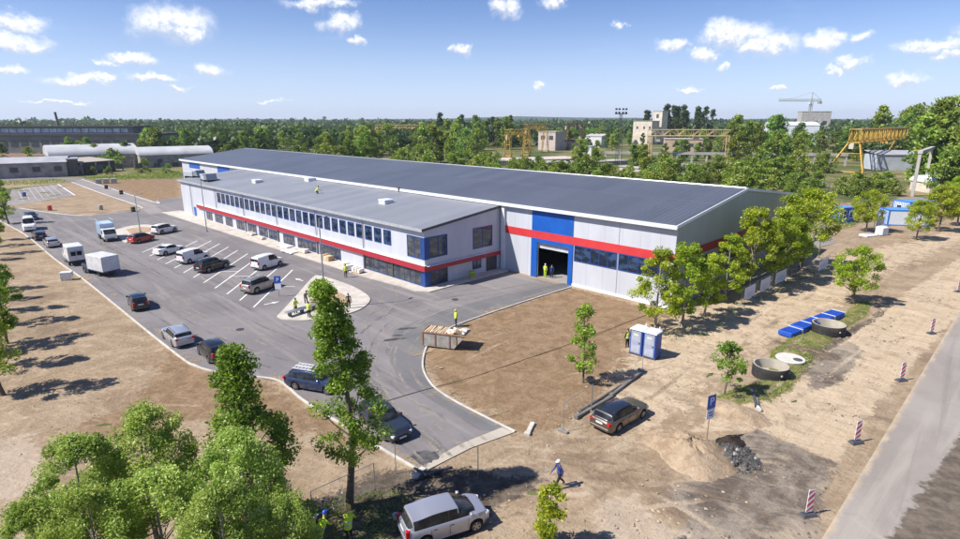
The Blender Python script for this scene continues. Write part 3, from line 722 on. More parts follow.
# low grey shed on the left and its neighbours
simple_house('storage_shed', G(-60, 181.5), G(68.5, 176.3), 15, 4.9, 'long low grey brick shed with dark square windows, left of the two arched sheds', brickg, sheetg, 'gable', 1.6,
    [(6+6.0*k, 8.2+6.0*k, 1.9, 3.6) for k in range(22)])
simple_house('storage_shed', G(69.5, 176), G(79, 175.6), 9, 5.6, 'short dark link building between the grey shed and open bays', plain('dark_brick', (.13,.115,.105), .95, var=.3), sheetg, 'flat')
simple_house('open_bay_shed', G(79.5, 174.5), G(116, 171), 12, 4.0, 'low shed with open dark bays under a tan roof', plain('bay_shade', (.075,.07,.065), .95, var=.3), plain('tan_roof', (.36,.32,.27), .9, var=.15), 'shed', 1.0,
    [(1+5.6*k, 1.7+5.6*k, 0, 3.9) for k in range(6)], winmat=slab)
simple_house('arched_shed', G(52, 170), G(140, 166), 22, 5.2, 'white arched roof shed, the left and longer of the pair', brickg, archm, 'arch', 4.0, [(64+6*k, 66+6*k, 2, 3.6) for k in range(3)])
simple_house('arched_shed', G(141.5, 168), G(214, 165), 20, 5.0, 'white arched roof shed, the right one behind the office corner', brickg, archm, 'arch', 3.0, [(6+9*k, 8+9*k, 1.8, 3.4) for k in range(6)])
simple_house('ruined_shed', G(14, 168), G(48, 166), 8, 4.2, 'ruined shed with sagging brown roof behind the grey shed', slab, rust, 'shed', 1.0, [(4+5*k, 7+5*k, .4, 3) for k in range(6)])
# big old factory
def factory():
    a, b = Vector(G(-110, 153.5)), Vector(G(152, 152.5)); L_ = (b-a).length
    r = empty('old_factory', (a.x, a.y, 0), math.atan2(b.y-a.y, b.x-a.x), 'very long dark old factory with glazed roof monitor on the left horizon', 'building')
    m = MB(); m.box(0, L_, 0, 40, -.4, 9.8); m.build('wall', plain('factory_concrete', (.20,.185,.18), .95, var=.2, scale=.1, grime=.5), r)
    m = MB(); m.box(-.8, L_+.8, -.8, 40.8, 9.82, 10.9); m.build('roof', plain('tar_roof', (.05,.048,.05), .9, var=.2), r)
    m = MB(); m.box(10, L_-14, 9, 27, 10.92, 14.6); m.build('roof_monitor', plain('monitor_wall', (.16,.17,.175), .8, var=.3, scale=.15), r)
    m = MB(); m.box(8, L_-12, 8, 28, 14.62, 15.5); m.build('monitor_roof', plain('tar_roof', (.05,.048,.05), .9), r)
    n_ = 26
    for k in range(n_):
        x = 12+(L_-28)*k/n_; w_ = (L_-28)/n_*.86
        m = MB(); m.box(x, x+w_, 8.9, 8.99, 11.6, 14.0); m.build('monitor_window', plain('old_pane', (.30,.35,.40) if k % 3 else (.45,.5,.54), .35, var=.35, scale=.3), r)
    for k in range(24):
        x = 4+(L_-8)*k/24; m = MB(); m.box(x, x+(L_-8)/24*.7, -.1, -.01, 3.6, 7.2); m.build('window', plain('sooty_pane', (.055,.06,.065), .4, var=.4, scale=.4), r)
factory()
def chimney():
    p = G(62, 139); r = empty('chimney_stack', (p[0], p[1], 0), 0, 'slim dark leaning chimney stack above the old factory', 'chimney')
    m = MB(); m.tube([(0,0,-.5),(-1.0,0,13),(-2.2,0,26)], [1.5,1.25,1.05], 14); m.build('shaft', plain('soot_brick', (.11,.10,.10), .9, var=.2), r, 40)
    m = MB(); m.tube([(-2.2,0,26.01),(-2.25,0,26.6)], 1.25, 14); m.build('rim', DKGREY, r, 40)
chimney()
# right hand ruins and works
simple_house('tower_house', G(632, 144.0), G(650.5, 144.6), 12, 18, 'cream concrete works hall joined to a square tower', cream, slab, 'flat', wins=[(3, 4.6, 12, 14), (9, 10.6, 12, 14), (14, 15.6, 12, 14)])
simple_house('tower', G(651, 143.7), G(660, 144.0), 9, 25.8, 'square cream tower with one dark opening near its top', cream, slab, 'flat', wins=[(3, 5.2, 20.5, 23.5)], cat='tower')
simple_house('brick_ruin', G(538, 150), G(555, 150.6), 13, 11.6, 'pale brick ruin with two dark upper windows beside the rusty gantry', palepink, slab, 'flat', wins=[(2, 5, 6.6, 9.2), (8, 11, 6.6, 9.2)])
simple_house('roofless_shed', G(562, 149), G(590, 149), 10, 6.0, 'dark grey roofless shed right of the pale brick ruin', plain('dark_block', (.13,.125,.12), .9, var=.3), rust, 'flat', wins=[(3, 6, 1, 4), (11, 14, 1, 4)])
simple_house('works_building', G(584, 147), G(601, 147.5), 12, 7.6, 'white low works building in the wood, between ruin and tower', whitem, slab, 'shed', 1.5, [(3, 5, 3, 5)])
simple_house('works_building', G(578, 155), G(591, 155.3), 8, 4.6, 'small white box building in front of the taller white one', whitem, slab, 'flat')
simple_house('brick_store', G(664, 151.5), G(702, 152), 14, 7.5, 'peach coloured brick store framed by the yellow gantry', plain('peach_brick', (.50,.36,.26), .9, var=.15, scale=.3), slab, 'flat', wins=[(6+8*k, 9+8*k, 3, 5) for k in range(4)])
simple_house('metal_warehouse', G(767, 145), G(817, 145.6), 30, 15.0, 'pale blue white metal warehouse behind trees under the tower crane', plain('pale_metal', (.56,.60,.65), .5, var=.06, scale=.2), whitem, 'gable', 2.5)
simple_house('unfinished_block', G(799, 137), G(828, 137.2), 20, 28, 'unfinished grey concrete block beneath the tower crane', slab, slab, 'flat', wins=[(4+9*k, 8+9*k, 14, 18) for k in range(5)])
simple_house('works_building', G(726, 146), G(750, 146.3), 14, 12, 'white walled building half hidden by tall trees', whitem, slab, 'flat', wins=[(5+8*k, 8+8*k, 6, 9) for k in range(4)])
simple_house('metal_shed', G(876, 170), G(930, 170.5), 10, 5.8, 'light grey metal shed seen under the yellow crane legs', plain('blue_grey_sheet', (.42,.45,.50), .5, var=.1, scale=.3), sheetg, 'shed', 1.2)
simple_house('tent_store', G(929, 193), G(990, 193.5), 8, 2.6, 'white tent roofed store at the right edge', cream, whitem, 'arch', 1.8)
# rubble terraces in the yard
for px0, px1, d_, h_, lab, mt in (((497,165.5),(585,162.5),18,1.6,'long heap of stacked pale slabs in the old yard', palepink), ((520,170),(568,170),10,2.6,'low dark shed roof below the slab heap', DKGREY), ((640,172),(700,169),12,1.2,'pale concrete platform left of the yellow gantry legs', slab), ((585,166),(628,164),10,1.3,'flat concrete platform in front of the white box building', slab)):
    simple_house('slab_stack', G(*px0), G(*px1), d_, h_, lab, mt, slab if mt is DKGREY else mt, 'flat', cat='slab stack')
# old crane runway: beam on columns
def runway(pa, pb, h, n_, lab, beam=1.1):
    a, b = Vector(G(*pa)), Vector(G(*pb)); L_ = (b-a).length
    r = empty('crane_runway', (a.x, a.y, 0), math.atan2(b.y-a.y, b.x-a.x), lab, 'crane runway')
    for k in range(n_+1):
        x = L_*k/n_; m = MB(); m.box(x-.35, x+.35, -.35, .35, -.5, h-beam); m.build('column', slab, r)
    m = MB(); m.box(-.5, L_+.5, -.5, .5, h-beam+.002, h); m.build('beam', slab, r)
runway((605, 163), (845, 166), 5.2, 16, 'long concrete crane runway on columns across the old yard')
runway((650, 170.5), (800, 172.5), 2.6, 12, 'lower concrete runway in front of the long one', .9)
runway((912, 196), (948, 168), 11.5, 4, 'tall leaning concrete posts carrying a broken beam behind the site huts', .8)
# ---------------------------------------------------------------- vehicles
CARGLASS = glass('car_glass', (.012,.014,.016), .02)
TYRE = plain('tyre_rubber', (.018,.018,.019), .9, var=.2); RIM = plain('alloy_rim', (.42,.43,.45), .3, .8, var=.05)
TRIMB = plain('black_trim', (.02,.02,.022), .6, var=.2); LAMP = plain('headlamp_glass', (.62,.65,.68), .12, .2, var=.05)
TAIL = plain('tail_lamp_red', (.42,.012,.015), .2, var=.1); PLATE = plain('number_plate', (.7,.7,.68), .5, var=.03)
def ss(a, b, x):
    t = min(1, max(0, (x-a)/(b-a))); return t*t*(3-2*t)
PRE = {  # L, W, H, belt, hood, wheel r, front axle, rear axle, screen base, screen top, roof rear, rear base, deck, door glass end
 'wagon': (4.75,1.78,1.46,.93,.80,.315,1.43,-1.33,1.02,.28,-1.92,-2.2,.97),
 'sedan': (4.65,1.80,1.46,.95,.80,.32,1.42,-1.35,1.05,.30,-1.02,-1.72,1.06),
 'hatch': (4.15,1.72,1.56,.98,.86,.31,1.33,-1.22,1.42,.42,-1.72,-2.0,1.0),
 'mpv': (4.4,1.78,1.66,1.0,.90,.32,1.42,-1.25,1.45,.5,-1.85,-2.12,1.02),
 'suv': (4.65,1.86,1.78,1.12,1.02,.37,1.42,-1.32,1.0,.35,-1.95,-2.22,1.12),
 'van': (4.5,1.83,1.95,1.12,1.02,.33,1.42,-1.32,1.38,.62,-2.1,-2.22,1.15),
 'bigvan': (5.6,2.0,2.45,1.35,1.2,.35,1.75,-1.7,1.75,1.05,-2.68,-2.76,1.4)}
PROTO = {}
def car(kind, paint, pos, hd, lab, cat, group=None, roofrail=False, roofmat=None, cutx=None, size=.95):
    L_, W_, H_, belt, hood, wr, xa, xb, s0, s1, r1, r0, deck = PRE[kind]
    hw = W_/2; hl = L_/2
    r = empty('parked_car' if cat in ('car', 'estate car', 'off-roader') else ('parked_van' if cat == 'van' else 'parked_truck'), (pos[0], pos[1], .05 if len(pos) < 3 else pos[2]), hd, lab, cat, group); r.scale = (size, size, size)
    xs = sorted(set([round(-hl+L_*i/70, 3) for i in range(71)] + [s0, s1, r1, r0, -hl+.03, hl-.03, hl-.1, -hl+.1]))
    if cutx is not None: xs = [x for x in xs if x >= cutx]
    ra = wr+.07
    def width(x): return hw*(1 - .24*ss(hl-.75, hl+.05, x)**1.5 - .14*ss(-hl+.6, -hl-.05, x)**1.5)
    def zbelt(x):
        if x > s0:
            t = (x-s0)/(hl-s0); return belt - (belt-hood)*t - .26*ss(.74, 1.06, t)
        if x < r0: 
            t = (r0-x)/max(.02, hl+r0); return deck - .10*ss(.5, 1.05, t)
        return belt + (deck-belt)*ss(s1, r0, x)
    def zroof(x):
        if x >= s0 or x <= r0: return zbelt(x)
        if x > s1: return zbelt(s0)+(H_-.05-zbelt(s0))*((s0-x)/(s0-s1))**.92
        if x < r1: return zbelt(r0)+(H_-.09-zbelt(r0))*((x-r0)/(r1-r0))
        t = (s1-x)/(s1-r1); return H_-.05 + .05*math.sin(PI*min(1, t*1.25)) - .04*ss(.6, 1, t)
    def zbot(x):
        z = .19
        for a in (xa, xb):
            d = abs(x-a)
            if d < ra: z = max(z, wr+math.sqrt(ra*ra-d*d)*1.0)
        return z
    def prof(x):
        w = width(x); zb = zbelt(x); zo = zbot(x); h = max(0, zroof(x)-zb); k = min(1, h/.3)
        zl = .20 + .16*ss(hl-.35, hl, x) + .12*ss(-hl+.3, -hl, x)
        zo = max(zo, zl); zm = max(zo+.03, zl+(zb-zl)*.55)
        P = [(0, zl), (.84*w, max(zl, zo-.02) if zo < .3 else zo), (.97*w, zo+.03), (1.0*w, max(zm, zo+.05)), (.985*w, max(zb-.09, zo+.07)), (.93*w, max(zb, zo+.09))]
        gh = [(.90, .0), (.84, .5), (.76, .9), (.66, .99), (0, 1.03)]
        fl = [(.86, .012), (.7, .025), (.5, .035), (.3, .04), (0, .045)]
        for (a, b), (c, d) in zip(gh, fl):
            P.append((w*(a*k+c*(1-k)), zb + (b*h)*k + d*(1-k)*1.0 + b*h*(1-k)))
        return P
    parts = {}
    def put(key, vs, f=None): parts.setdefault(key, MB()).add(vs, [(0,1,2,3)])
    gx0, gx1 = s1-.04+(s0-s1)*.55, r1+.04
    pill = [gx0-(gx0-r1)*.36, gx0-(gx0-r1)*.70]
    ps = [prof(x) for x in xs]
    for i in range(len(xs)-1):
        xm = (xs[i]+xs[i+1])/2; A, Bq = ps[i], ps[i+1]; dx = xs[i+1]-xs[i]
        for j in range(10):
            key = 'body'
            if j in (6, 7):
                okx = r1 < xm < s1+.02 if kind not in ('van', 'bigvan') else s1-1.0 < xm < s1+.02
                if okx: key = 'side_window' if all(abs(xm-q) > .032 for q in pill) else 'window_pillar'
                if j == 6 and s1 < xm < s0-.28 and kind not in (): key = 'side_window'
            if j in (8, 9) or (j == 7 and False):
                if s1+.06 < xm < s0-.02: key = 'windscreen'
                if r0+.02 < xm < r1-.04 and r1-r0 > .12: key = 'rear_window'
            if j == 7 and s1+.06 < xm < s0-.06: key = 'windscreen'
            if j == 7 and r0+.05 < xm < r1-.05 and r1-r0 > .12: key = 'rear_window'
            if j == 0 or (j == 1): key = 'underside'
            for s in (1, -1):
                v = [(xs[i], s*A[j][0], A[j][1]), (xs[i+1], s*Bq[j][0], Bq[j][1]), (xs[i+1], s*Bq[j+1][0], Bq[j+1][1]), (xs[i], s*A[j+1][0], A[j+1][1])]
                if s > 0: v = v[::-1]
                kk = key + ('L' if s > 0 else 'R') if key == 'side_window' else key
                if roofmat and key == 'body' and j >= 8 and r1 < xm < s1: kk = 'roof'
                put(kk, v)
    for i, sg in ((0, 1), (len(xs)-1, -1)):
        P = ps[i]; ring = [(xs[i], y, z) for y, z in P] + [(xs[i], -y, z) for y, z in reversed(P[1:-1])]
        parts['body'].add(ring, [tuple(range(len(ring)))[::sg]])
    def weld(mb, nm, mt):
        o = mb.build(nm, mt, r)
        import bmesh
        bm = bmesh.new(); bm.from_mesh(o.data); bmesh.ops.remove_doubles(bm, verts=bm.verts, dist=.0006)
        bmesh.ops.recalc_face_normals(bm, faces=bm.faces) if nm == 'body_' else None
        bm.to_mesh(o.data); bm.free()
        o.data.polygons.foreach_set('use_smooth', [True]*len(o.data.polygons)); o.data.update(); o.data.set_sharp_from_angle(angle=rad(38)); return o
    body = None
    for k, mb in parts.items():
        if k.startswith('side_window'): weld(mb, 'side_window', CARGLASS)
        elif k in ('windscreen', 'rear_window'): weld(mb, k, CARGLASS)
        elif k in ('underside', 'window_pillar'): weld(mb, k, TRIMB)
        elif k == 'roof': weld(mb, 'roof_panel', roofmat)
        else: body = weld(mb, 'body', paint)
    def wheels(xlist):
        for x in xlist:
            for s in (1, -1):
                y = s*(hw-.11)
                t = MB(); T = Matrix.Translation((x, y, wr))
                t.lathe([(wr*.64,-.10),(wr*.93,-.105),(wr,-.07),(wr,.07),(wr*.93,.105),(wr*.64,.10)], 22, 'y', 0, T)
                t.v = t.v; wo = t.build('wheel', TYRE, r, 40)
                q = MB(); d = s*.104
                q.lathe([(wr*.12, d-s*.012),(wr*.60, d-s*.012),(wr*.63, d-s*.05)], 20, 'y', 1, T, cap=True); q.lathe([(wr*.60, d-s*.01),(wr*.60, d+s*.006),(wr*.66, d+s*.006),(wr*.66, d-s*.03)], 20, 'y', 0, T, cap=False)
                for k in range(5):
                    a = 2*PI*k/5; q.box(-.032, .032, min(d-s*.01, d+s*.006), max(d-s*.01, d+s*.006), .0, wr*.61, 0, T @ Matrix.Rotation(a, 4, 'Y'))
                q.build('rim', [RIM, TRIMB], wo, 30)
    wheels((xa, xb) if cutx is None else (xa,))
    # lamps, bumper grille, plates, mirrors, handles
    for s in (1, -1):
        w = width(hl-.16); zf = zbelt(hl-.16)
        m = MB(); M_ = Matrix.Translation((hl-.17, s*w*.80, zf-.135)) @ Matrix.Rotation(-s*.42, 4, 'Z')
        m.bbox(-.12, .14, -.17, .17, -.07, .07, .03, 0, M_); m.build('headlight', LAMP, r, 30)
        if cutx is None:
            w = width(-hl+.08); zt = max(zbelt(-hl+.1), .8)
            hh = .17 if kind in ('sedan', 'wagon') else .32; 
            m = MB(); M_ = Matrix.Translation((-hl+.07, s*w*.86, zt-.08-(0 if hh < .2 else .02))) @ Matrix.Rotation(s*.25, 4, 'Z')
            m.bbox(-.09, .10, -.11 if hh > .2 else -.2, .10, -hh/2-.02, hh/2, .02, 0, M_); m.build('tail_light', TAIL, r, 30)
        m = MB(); M_ = Matrix.Translation((s1+(s0-s1)*.62, s*(hw*.98), belt+.10)); m.bbox(-.07, .08, -.06 if s > 0 else -.13, .13 if s > 0 else .06, -.07, .09, .03, 0, M_); m.build('mirror', paint, r, 30)
        for k, hx in enumerate((pill[0]+.05, pill[1]+.12)):
            if kind in ('van', 'bigvan') and k: continue
            m = MB(); y = hw*.995; m.box(hx-.02, hx+.16, s*y-.012, s*y+.012, belt-.17, belt-.135); m.build('door_handle', TRIMB, r)
        for hx in (pill[0], pill[1], gx0-.02):
            m = MB(); y0 = s*hw*.992; m.box(hx-.006, hx+.006, y0-.012, y0+.004 if s > 0 else y0+.012, .34, belt-.11); m.build('door_seam', TRIMB, r)
    m = MB(); m.bbox(hl-.10, hl+.025, -width(hl)*.55, width(hl)*.55, hood-.40, hood-.27, .02); m.build('grille', TRIMB, r)
    m = MB(); m.bbox(hl-.16, hl+.02, -width(hl)*.85, width(hl)*.85, .27, .40, .03); m.build('bumper', TRIMB, r)
    m = MB(); m.box(hl+.026, hl+.036, -.26, .26, hood-.47, hood-.36); m.build('number_plate', PLATE, r)
    if cutx is None:
        m = MB(); m.bbox(-hl-.025, -hl+.2, -width(-hl)*.97, width(-hl)*.97, .36, .52, .03); m.build('bumper', TRIMB if kind in ('suv', 'van', 'bigvan') else paint, r)
        m = MB(); zp = .78 if kind != 'sedan' else .72; m.box(-hl-.014, -hl-.003, -.26, .26, zp-.06, zp+.06); m.build('number_plate', PLATE, r)
    if roofrail:
        for s in (1, -1):
            m = MB(); m.tube([(s1-.25, s*hw*.70, H_-.02), (s1-.35, s*hw*.70, H_+.05), (r1+.3, s*hw*.70, H_+.03), (r1+.2, s*hw*.70, H_-.05)], .022, 6); m.build('roof_rail', TRIMB, r)
    if kind in ('van', 'bigvan'):
        m = MB(); 
        for s in (1, -1): m.box(-hl-.012, -hl-.003, s*.36-.28, s*.36+.28, belt+.18, H_-.32)
        m.build('rear_window', CARGLASS, r); m = MB(); m.box(-hl-.01, -hl-.002, -.008, .008, .5, H_-.15); m.build('door_seam', TRIMB, r)
    return r
def PX(u, v): return G(u, v)
silver = cargo('silver_paint', (.50,.52,.56), .28, .6); white = cargo('white_paint', (.72,.72,.72), .3, 0); black = cargo('black_paint', (.012,.013,.016), .2, .2)
navy = cargo('navy_paint', (.018,.03,.06), .22, .4); graphite = cargo('graphite_paint', (.13,.11,.095), .3, .6); beige = cargo('champagne_paint', (.40,.38,.34), .32, .55); deepblue = cargo('blue_paint', (.03,.055,.13), .25, .5)
lilac = cargo('pale_silver_paint', (.40,.41,.47), .3, .5)
RH = rad(133.5)      # heading of the car park road
car('hatch', lilac, (-1.72, 23.05, .02), rad(25), 'silver hatchback on the earth below the drive end, nearest the camera', 'car', size=1.0)
car('wagon', graphite, G(620, 421) + (.02,), rad(41), 'grey brown estate car with dark roof on bare earth beside fence feet', 'estate car', roofrail=True, roofmat=cargo('dark_roof', (.035,.045,.07), .15, .5))
car('wagon', cargo('slate_paint', (.045,.058,.085), .25, .5), G(384, 428), rad(-50), 'dark slate blue estate car on the drive beside the tall leafy tree', 'estate car', roofrail=True)
car('wagon', deepblue, G(317, 388), rad(-18), 'dark blue estate car carrying white ladders on its roof', 'car')
car('hatch', black, G(214, 357), rad(133), 'black car partly hidden behind the tallest dark tree', 'car')
car('wagon', silver, G(178, 341), RH, 'silver estate car by the kerb, one space ahead of the tree hidden one', 'car', roofrail=True)
car('hatch', black, G(139, 307), rad(128), 'small black car standing alone in the road behind the box truck', 'car')
car('wagon', silver, G(52, 246), RH, 'silver car by the kerb beyond the white box van', 'car')
car('wagon', navy, G(40, 239), RH, 'dark navy car squeezed between the silver car and the white delivery van', 'car')
car('bigvan', white, G(30, 230), rad(-52), 'white delivery van facing the camera at the far left', 'van')
car('hatch', deepblue, G(32, 219.5), rad(-40), 'blue car mostly hidden behind the white delivery van', 'car')
car('suv', white, G(165, 233), rad(70), 'white off-roader in the farthest occupied bay', 'car', roofrail=True)
car('sedan', white, G(170, 253.5), rad(66), 'white saloon in the bays, next to the red tractor', 'car')
car('van', white, G(194, 261.5), rad(64), 'white people carrier between the white saloon and black off-roader', 'car')
car('suv', black, G(213, 270), rad(64), 'black off-roader parked in the marked bays', 'car', roofrail=True)
car('van', white, G(268, 267.5), rad(62), 'small white panel van in the upper row of bays', 'van')
car('suv', beige, G(261, 290), rad(62), 'champagne off-roader in the bay beside the blue parking sign', 'car', roofrail=True)
# ladders on the blue estate car
lp = G(317, 388)
def ladder(off, lab):
    c, s_ = math.cos(rad(-18)), math.sin(rad(-18)); x, y = lp[0]-s_*off, lp[1]+c*off
    r = empty('ladder', (x, y, 1.50), rad(-18), lab, 'ladder', 'ladders on the blue car')
    for s in (-.17, .17): m = MB(); m.box(-1.7, 1.5, s-.03, s+.03, 0, .09); m.build('rail', white, r)
    m = MB()
    for k in range(11): m.box(-1.6+k*.29, -1.56+k*.29, -.14, .14, .02, .06)
    m.build('rung', white, r)
ladder(.28, 'white ladder on the far side of the blue car roof'); ladder(-.2, 'white ladder on the near side of the blue car roof')
# box vans and odd vehicles
def box_truck(pos, hd, cabpaint, boxm, lab, bl, bw, bh, tarp=False):
    r = car('bigvan', cabpaint, pos, hd, lab, 'truck', cutx=.75)
    m = MB(); m.box(-bl+.8, .78, -.5, .5, .45, .62); m.build('chassis', TRIMB, r)
    m = MB(); m.bbox(-bl+.72, .72, -bw/2, bw/2, .8, .8+bh, .05); b = m.build('cargo_box', boxm, r)
    m = MB()
    for s in (1, -1): m.box(-bl+.708, -bl+.717, s*.02-(bw/2-.12 if s < 0 else 0), s*.02+(bw/2-.12 if s > 0 else 0), .9, .7+bh)
    m.build('rear_door', plain('pale_door', (.60,.61,.62), .5), b)
    m = MB(); m.bbox(-bl+.7, .74, -bw/2-.02, bw/2+.02, .68, .795, .02); m.build('bed_edge', DKGREY if not tarp else deepblue, r)
    for x in (-1.55,):
        for s in (1, -1):
            t = MB(); T = Matrix.Translation((x, s*.82, .36)); t.lathe([(.22,-.12),(.34,-.12),(.36,-.08),(.36,.08),(.34,.12),(.22,.12)], 20, 'y', 0, T); w = t.build('wheel', TYRE, r, 40)
            q = MB(); q.lathe([(.05, s*.115),(.22, s*.119)], 16, 'y', 0, T); q.build('rim', RIM, w)
    for s in (1, -1):
        m = MB(); m.box(-bl+.69, -bl+.705, s*.8-.12, s*.8+.12, .70, .78); m.build('tail_light', TAIL, r)
    return r
tarpm = plain('grey_tarpaulin', (.50,.50,.51), .7, var=.12, scale=1.5, grime=.2)
box_truck(G(75, 263), RH, white, white, 'white box van by the kerb just ahead of the blue cab truck', 3.2, 1.95, 2.0)
box_truck(G(100, 273.5), rad(150), deepblue, tarpm, 'blue cab truck with pale grey box body, angled across the road edge', 3.9, 2.2, 1.95, True)
# small white chest by the kerb
r = empty('site_chest', G(67.5, 280) + (.02,), rad(20), 'white chest standing on earth left of the box truck', 'chest')
m = MB(); m.bbox(-.6, .6, -.45, .45, .06, .95, .03); m.build('body', white, r); m = MB(); m.bbox(-.63, .63, -.48, .48, .953, 1.03, .02); m.build('lid', white, r)
m = MB(); [m.box(x-.08, x+.08, -.4, .4, 0, .058) for x in (-.45, .45)]; m.build('foot', DKGREY, r)
car('hatch', cargo('red_paint', (.40,.025,.02), .3, .1), G(142, 242), rad(70), 'red car at the far end of the occupied bays', 'car', roofmat=black)
# light blue lifting platform with white carrier
def lift_truck():
    r = empty('lift_truck', G(109, 240) + (.05,), rad(-48), 'pale blue high bodied work truck with low white cab, turning at the far bays', 'truck')
    pale = plain('pale_blue_paint', (.40,.53,.68), .4, var=.1)
    m = MB(); m.box(-3.2, 2.2, -.5, .5, .45, .7); m.build('chassis', TRIMB, r)
    m = MB(); m.bbox(-3.3, -.1, -1.0, 1.0, .9, 2.7, .08); m.build('tank_body', pale, r)
    for x in (-3.0, -2.2, -1.4, -.6): m = MB(); m.box(x-.05, x+.05, -1.06, 1.06, .85, 2.62); m.build('rib', white, r)
    m = MB()
    for s in (-1.02, 1.02):
        m.tube([(-3.3,s,3.15),(-.1,s,3.15)], .03, 6)
        for x in (-3.3,-2.2,-1.1,-.1): m.tube([(x,s,2.6),(x,s,3.15)], .03, 6)
    m.build('guard_rail', pale, r)
    m = MB(); m.loft([[(.1,-.95,.5),(.1,.95,.5),(.1,.95,1.95),(.1,-.95,1.95)],[(1.2,-.95,.5),(1.2,.95,.5),(1.2,.9,1.9),(1.2,-.9,1.9)],[(2.2,-.9,.5),(2.2,.9,.5),(2.2,.88,1.15),(2.2,-.88,1.15)]]); m.build('cab', white, r)
    m = MB(); m.loft([[(1.3,-.8,1.87),(1.3,.8,1.87),(1.32,.8,1.9),(1.32,-.8,1.9)],[(2.1,-.8,1.24),(2.1,.8,1.24),(2.13,.8,1.27),(2.13,-.8,1.27)]]); m.build('windscreen', CARGLASS, r)
    m = MB(); m.box(.3, 1.15, -.965, -.952, 1.15, 1.75); m.box(.3, 1.15, .952, .965, 1.15, 1.75); m.build('side_window', CARGLASS, r)
    for x in (-2.5, -1.5, 1.4):
        for s in (1, -1):
            m = MB(); T = Matrix.Translation((x, s*.85, .42)); m.lathe([(.24,-.13),(.40,-.13),(.42,-.08),(.42,.08),(.40,.13),(.24,.13)], 18, 'y', 0, T); w = m.build('wheel', TYRE, r, 40)
            m = MB(); m.lathe([(.05, s*.12),(.24, s*.125)], 14, 'y', 0, T); m.build('rim', RIM, w)
    for s in (-.65, .65): m = MB(); m.box(2.2, 2.22, s-.15, s+.15, .75, .92); m.build('headlight', LAMP, r)
lift_truck()
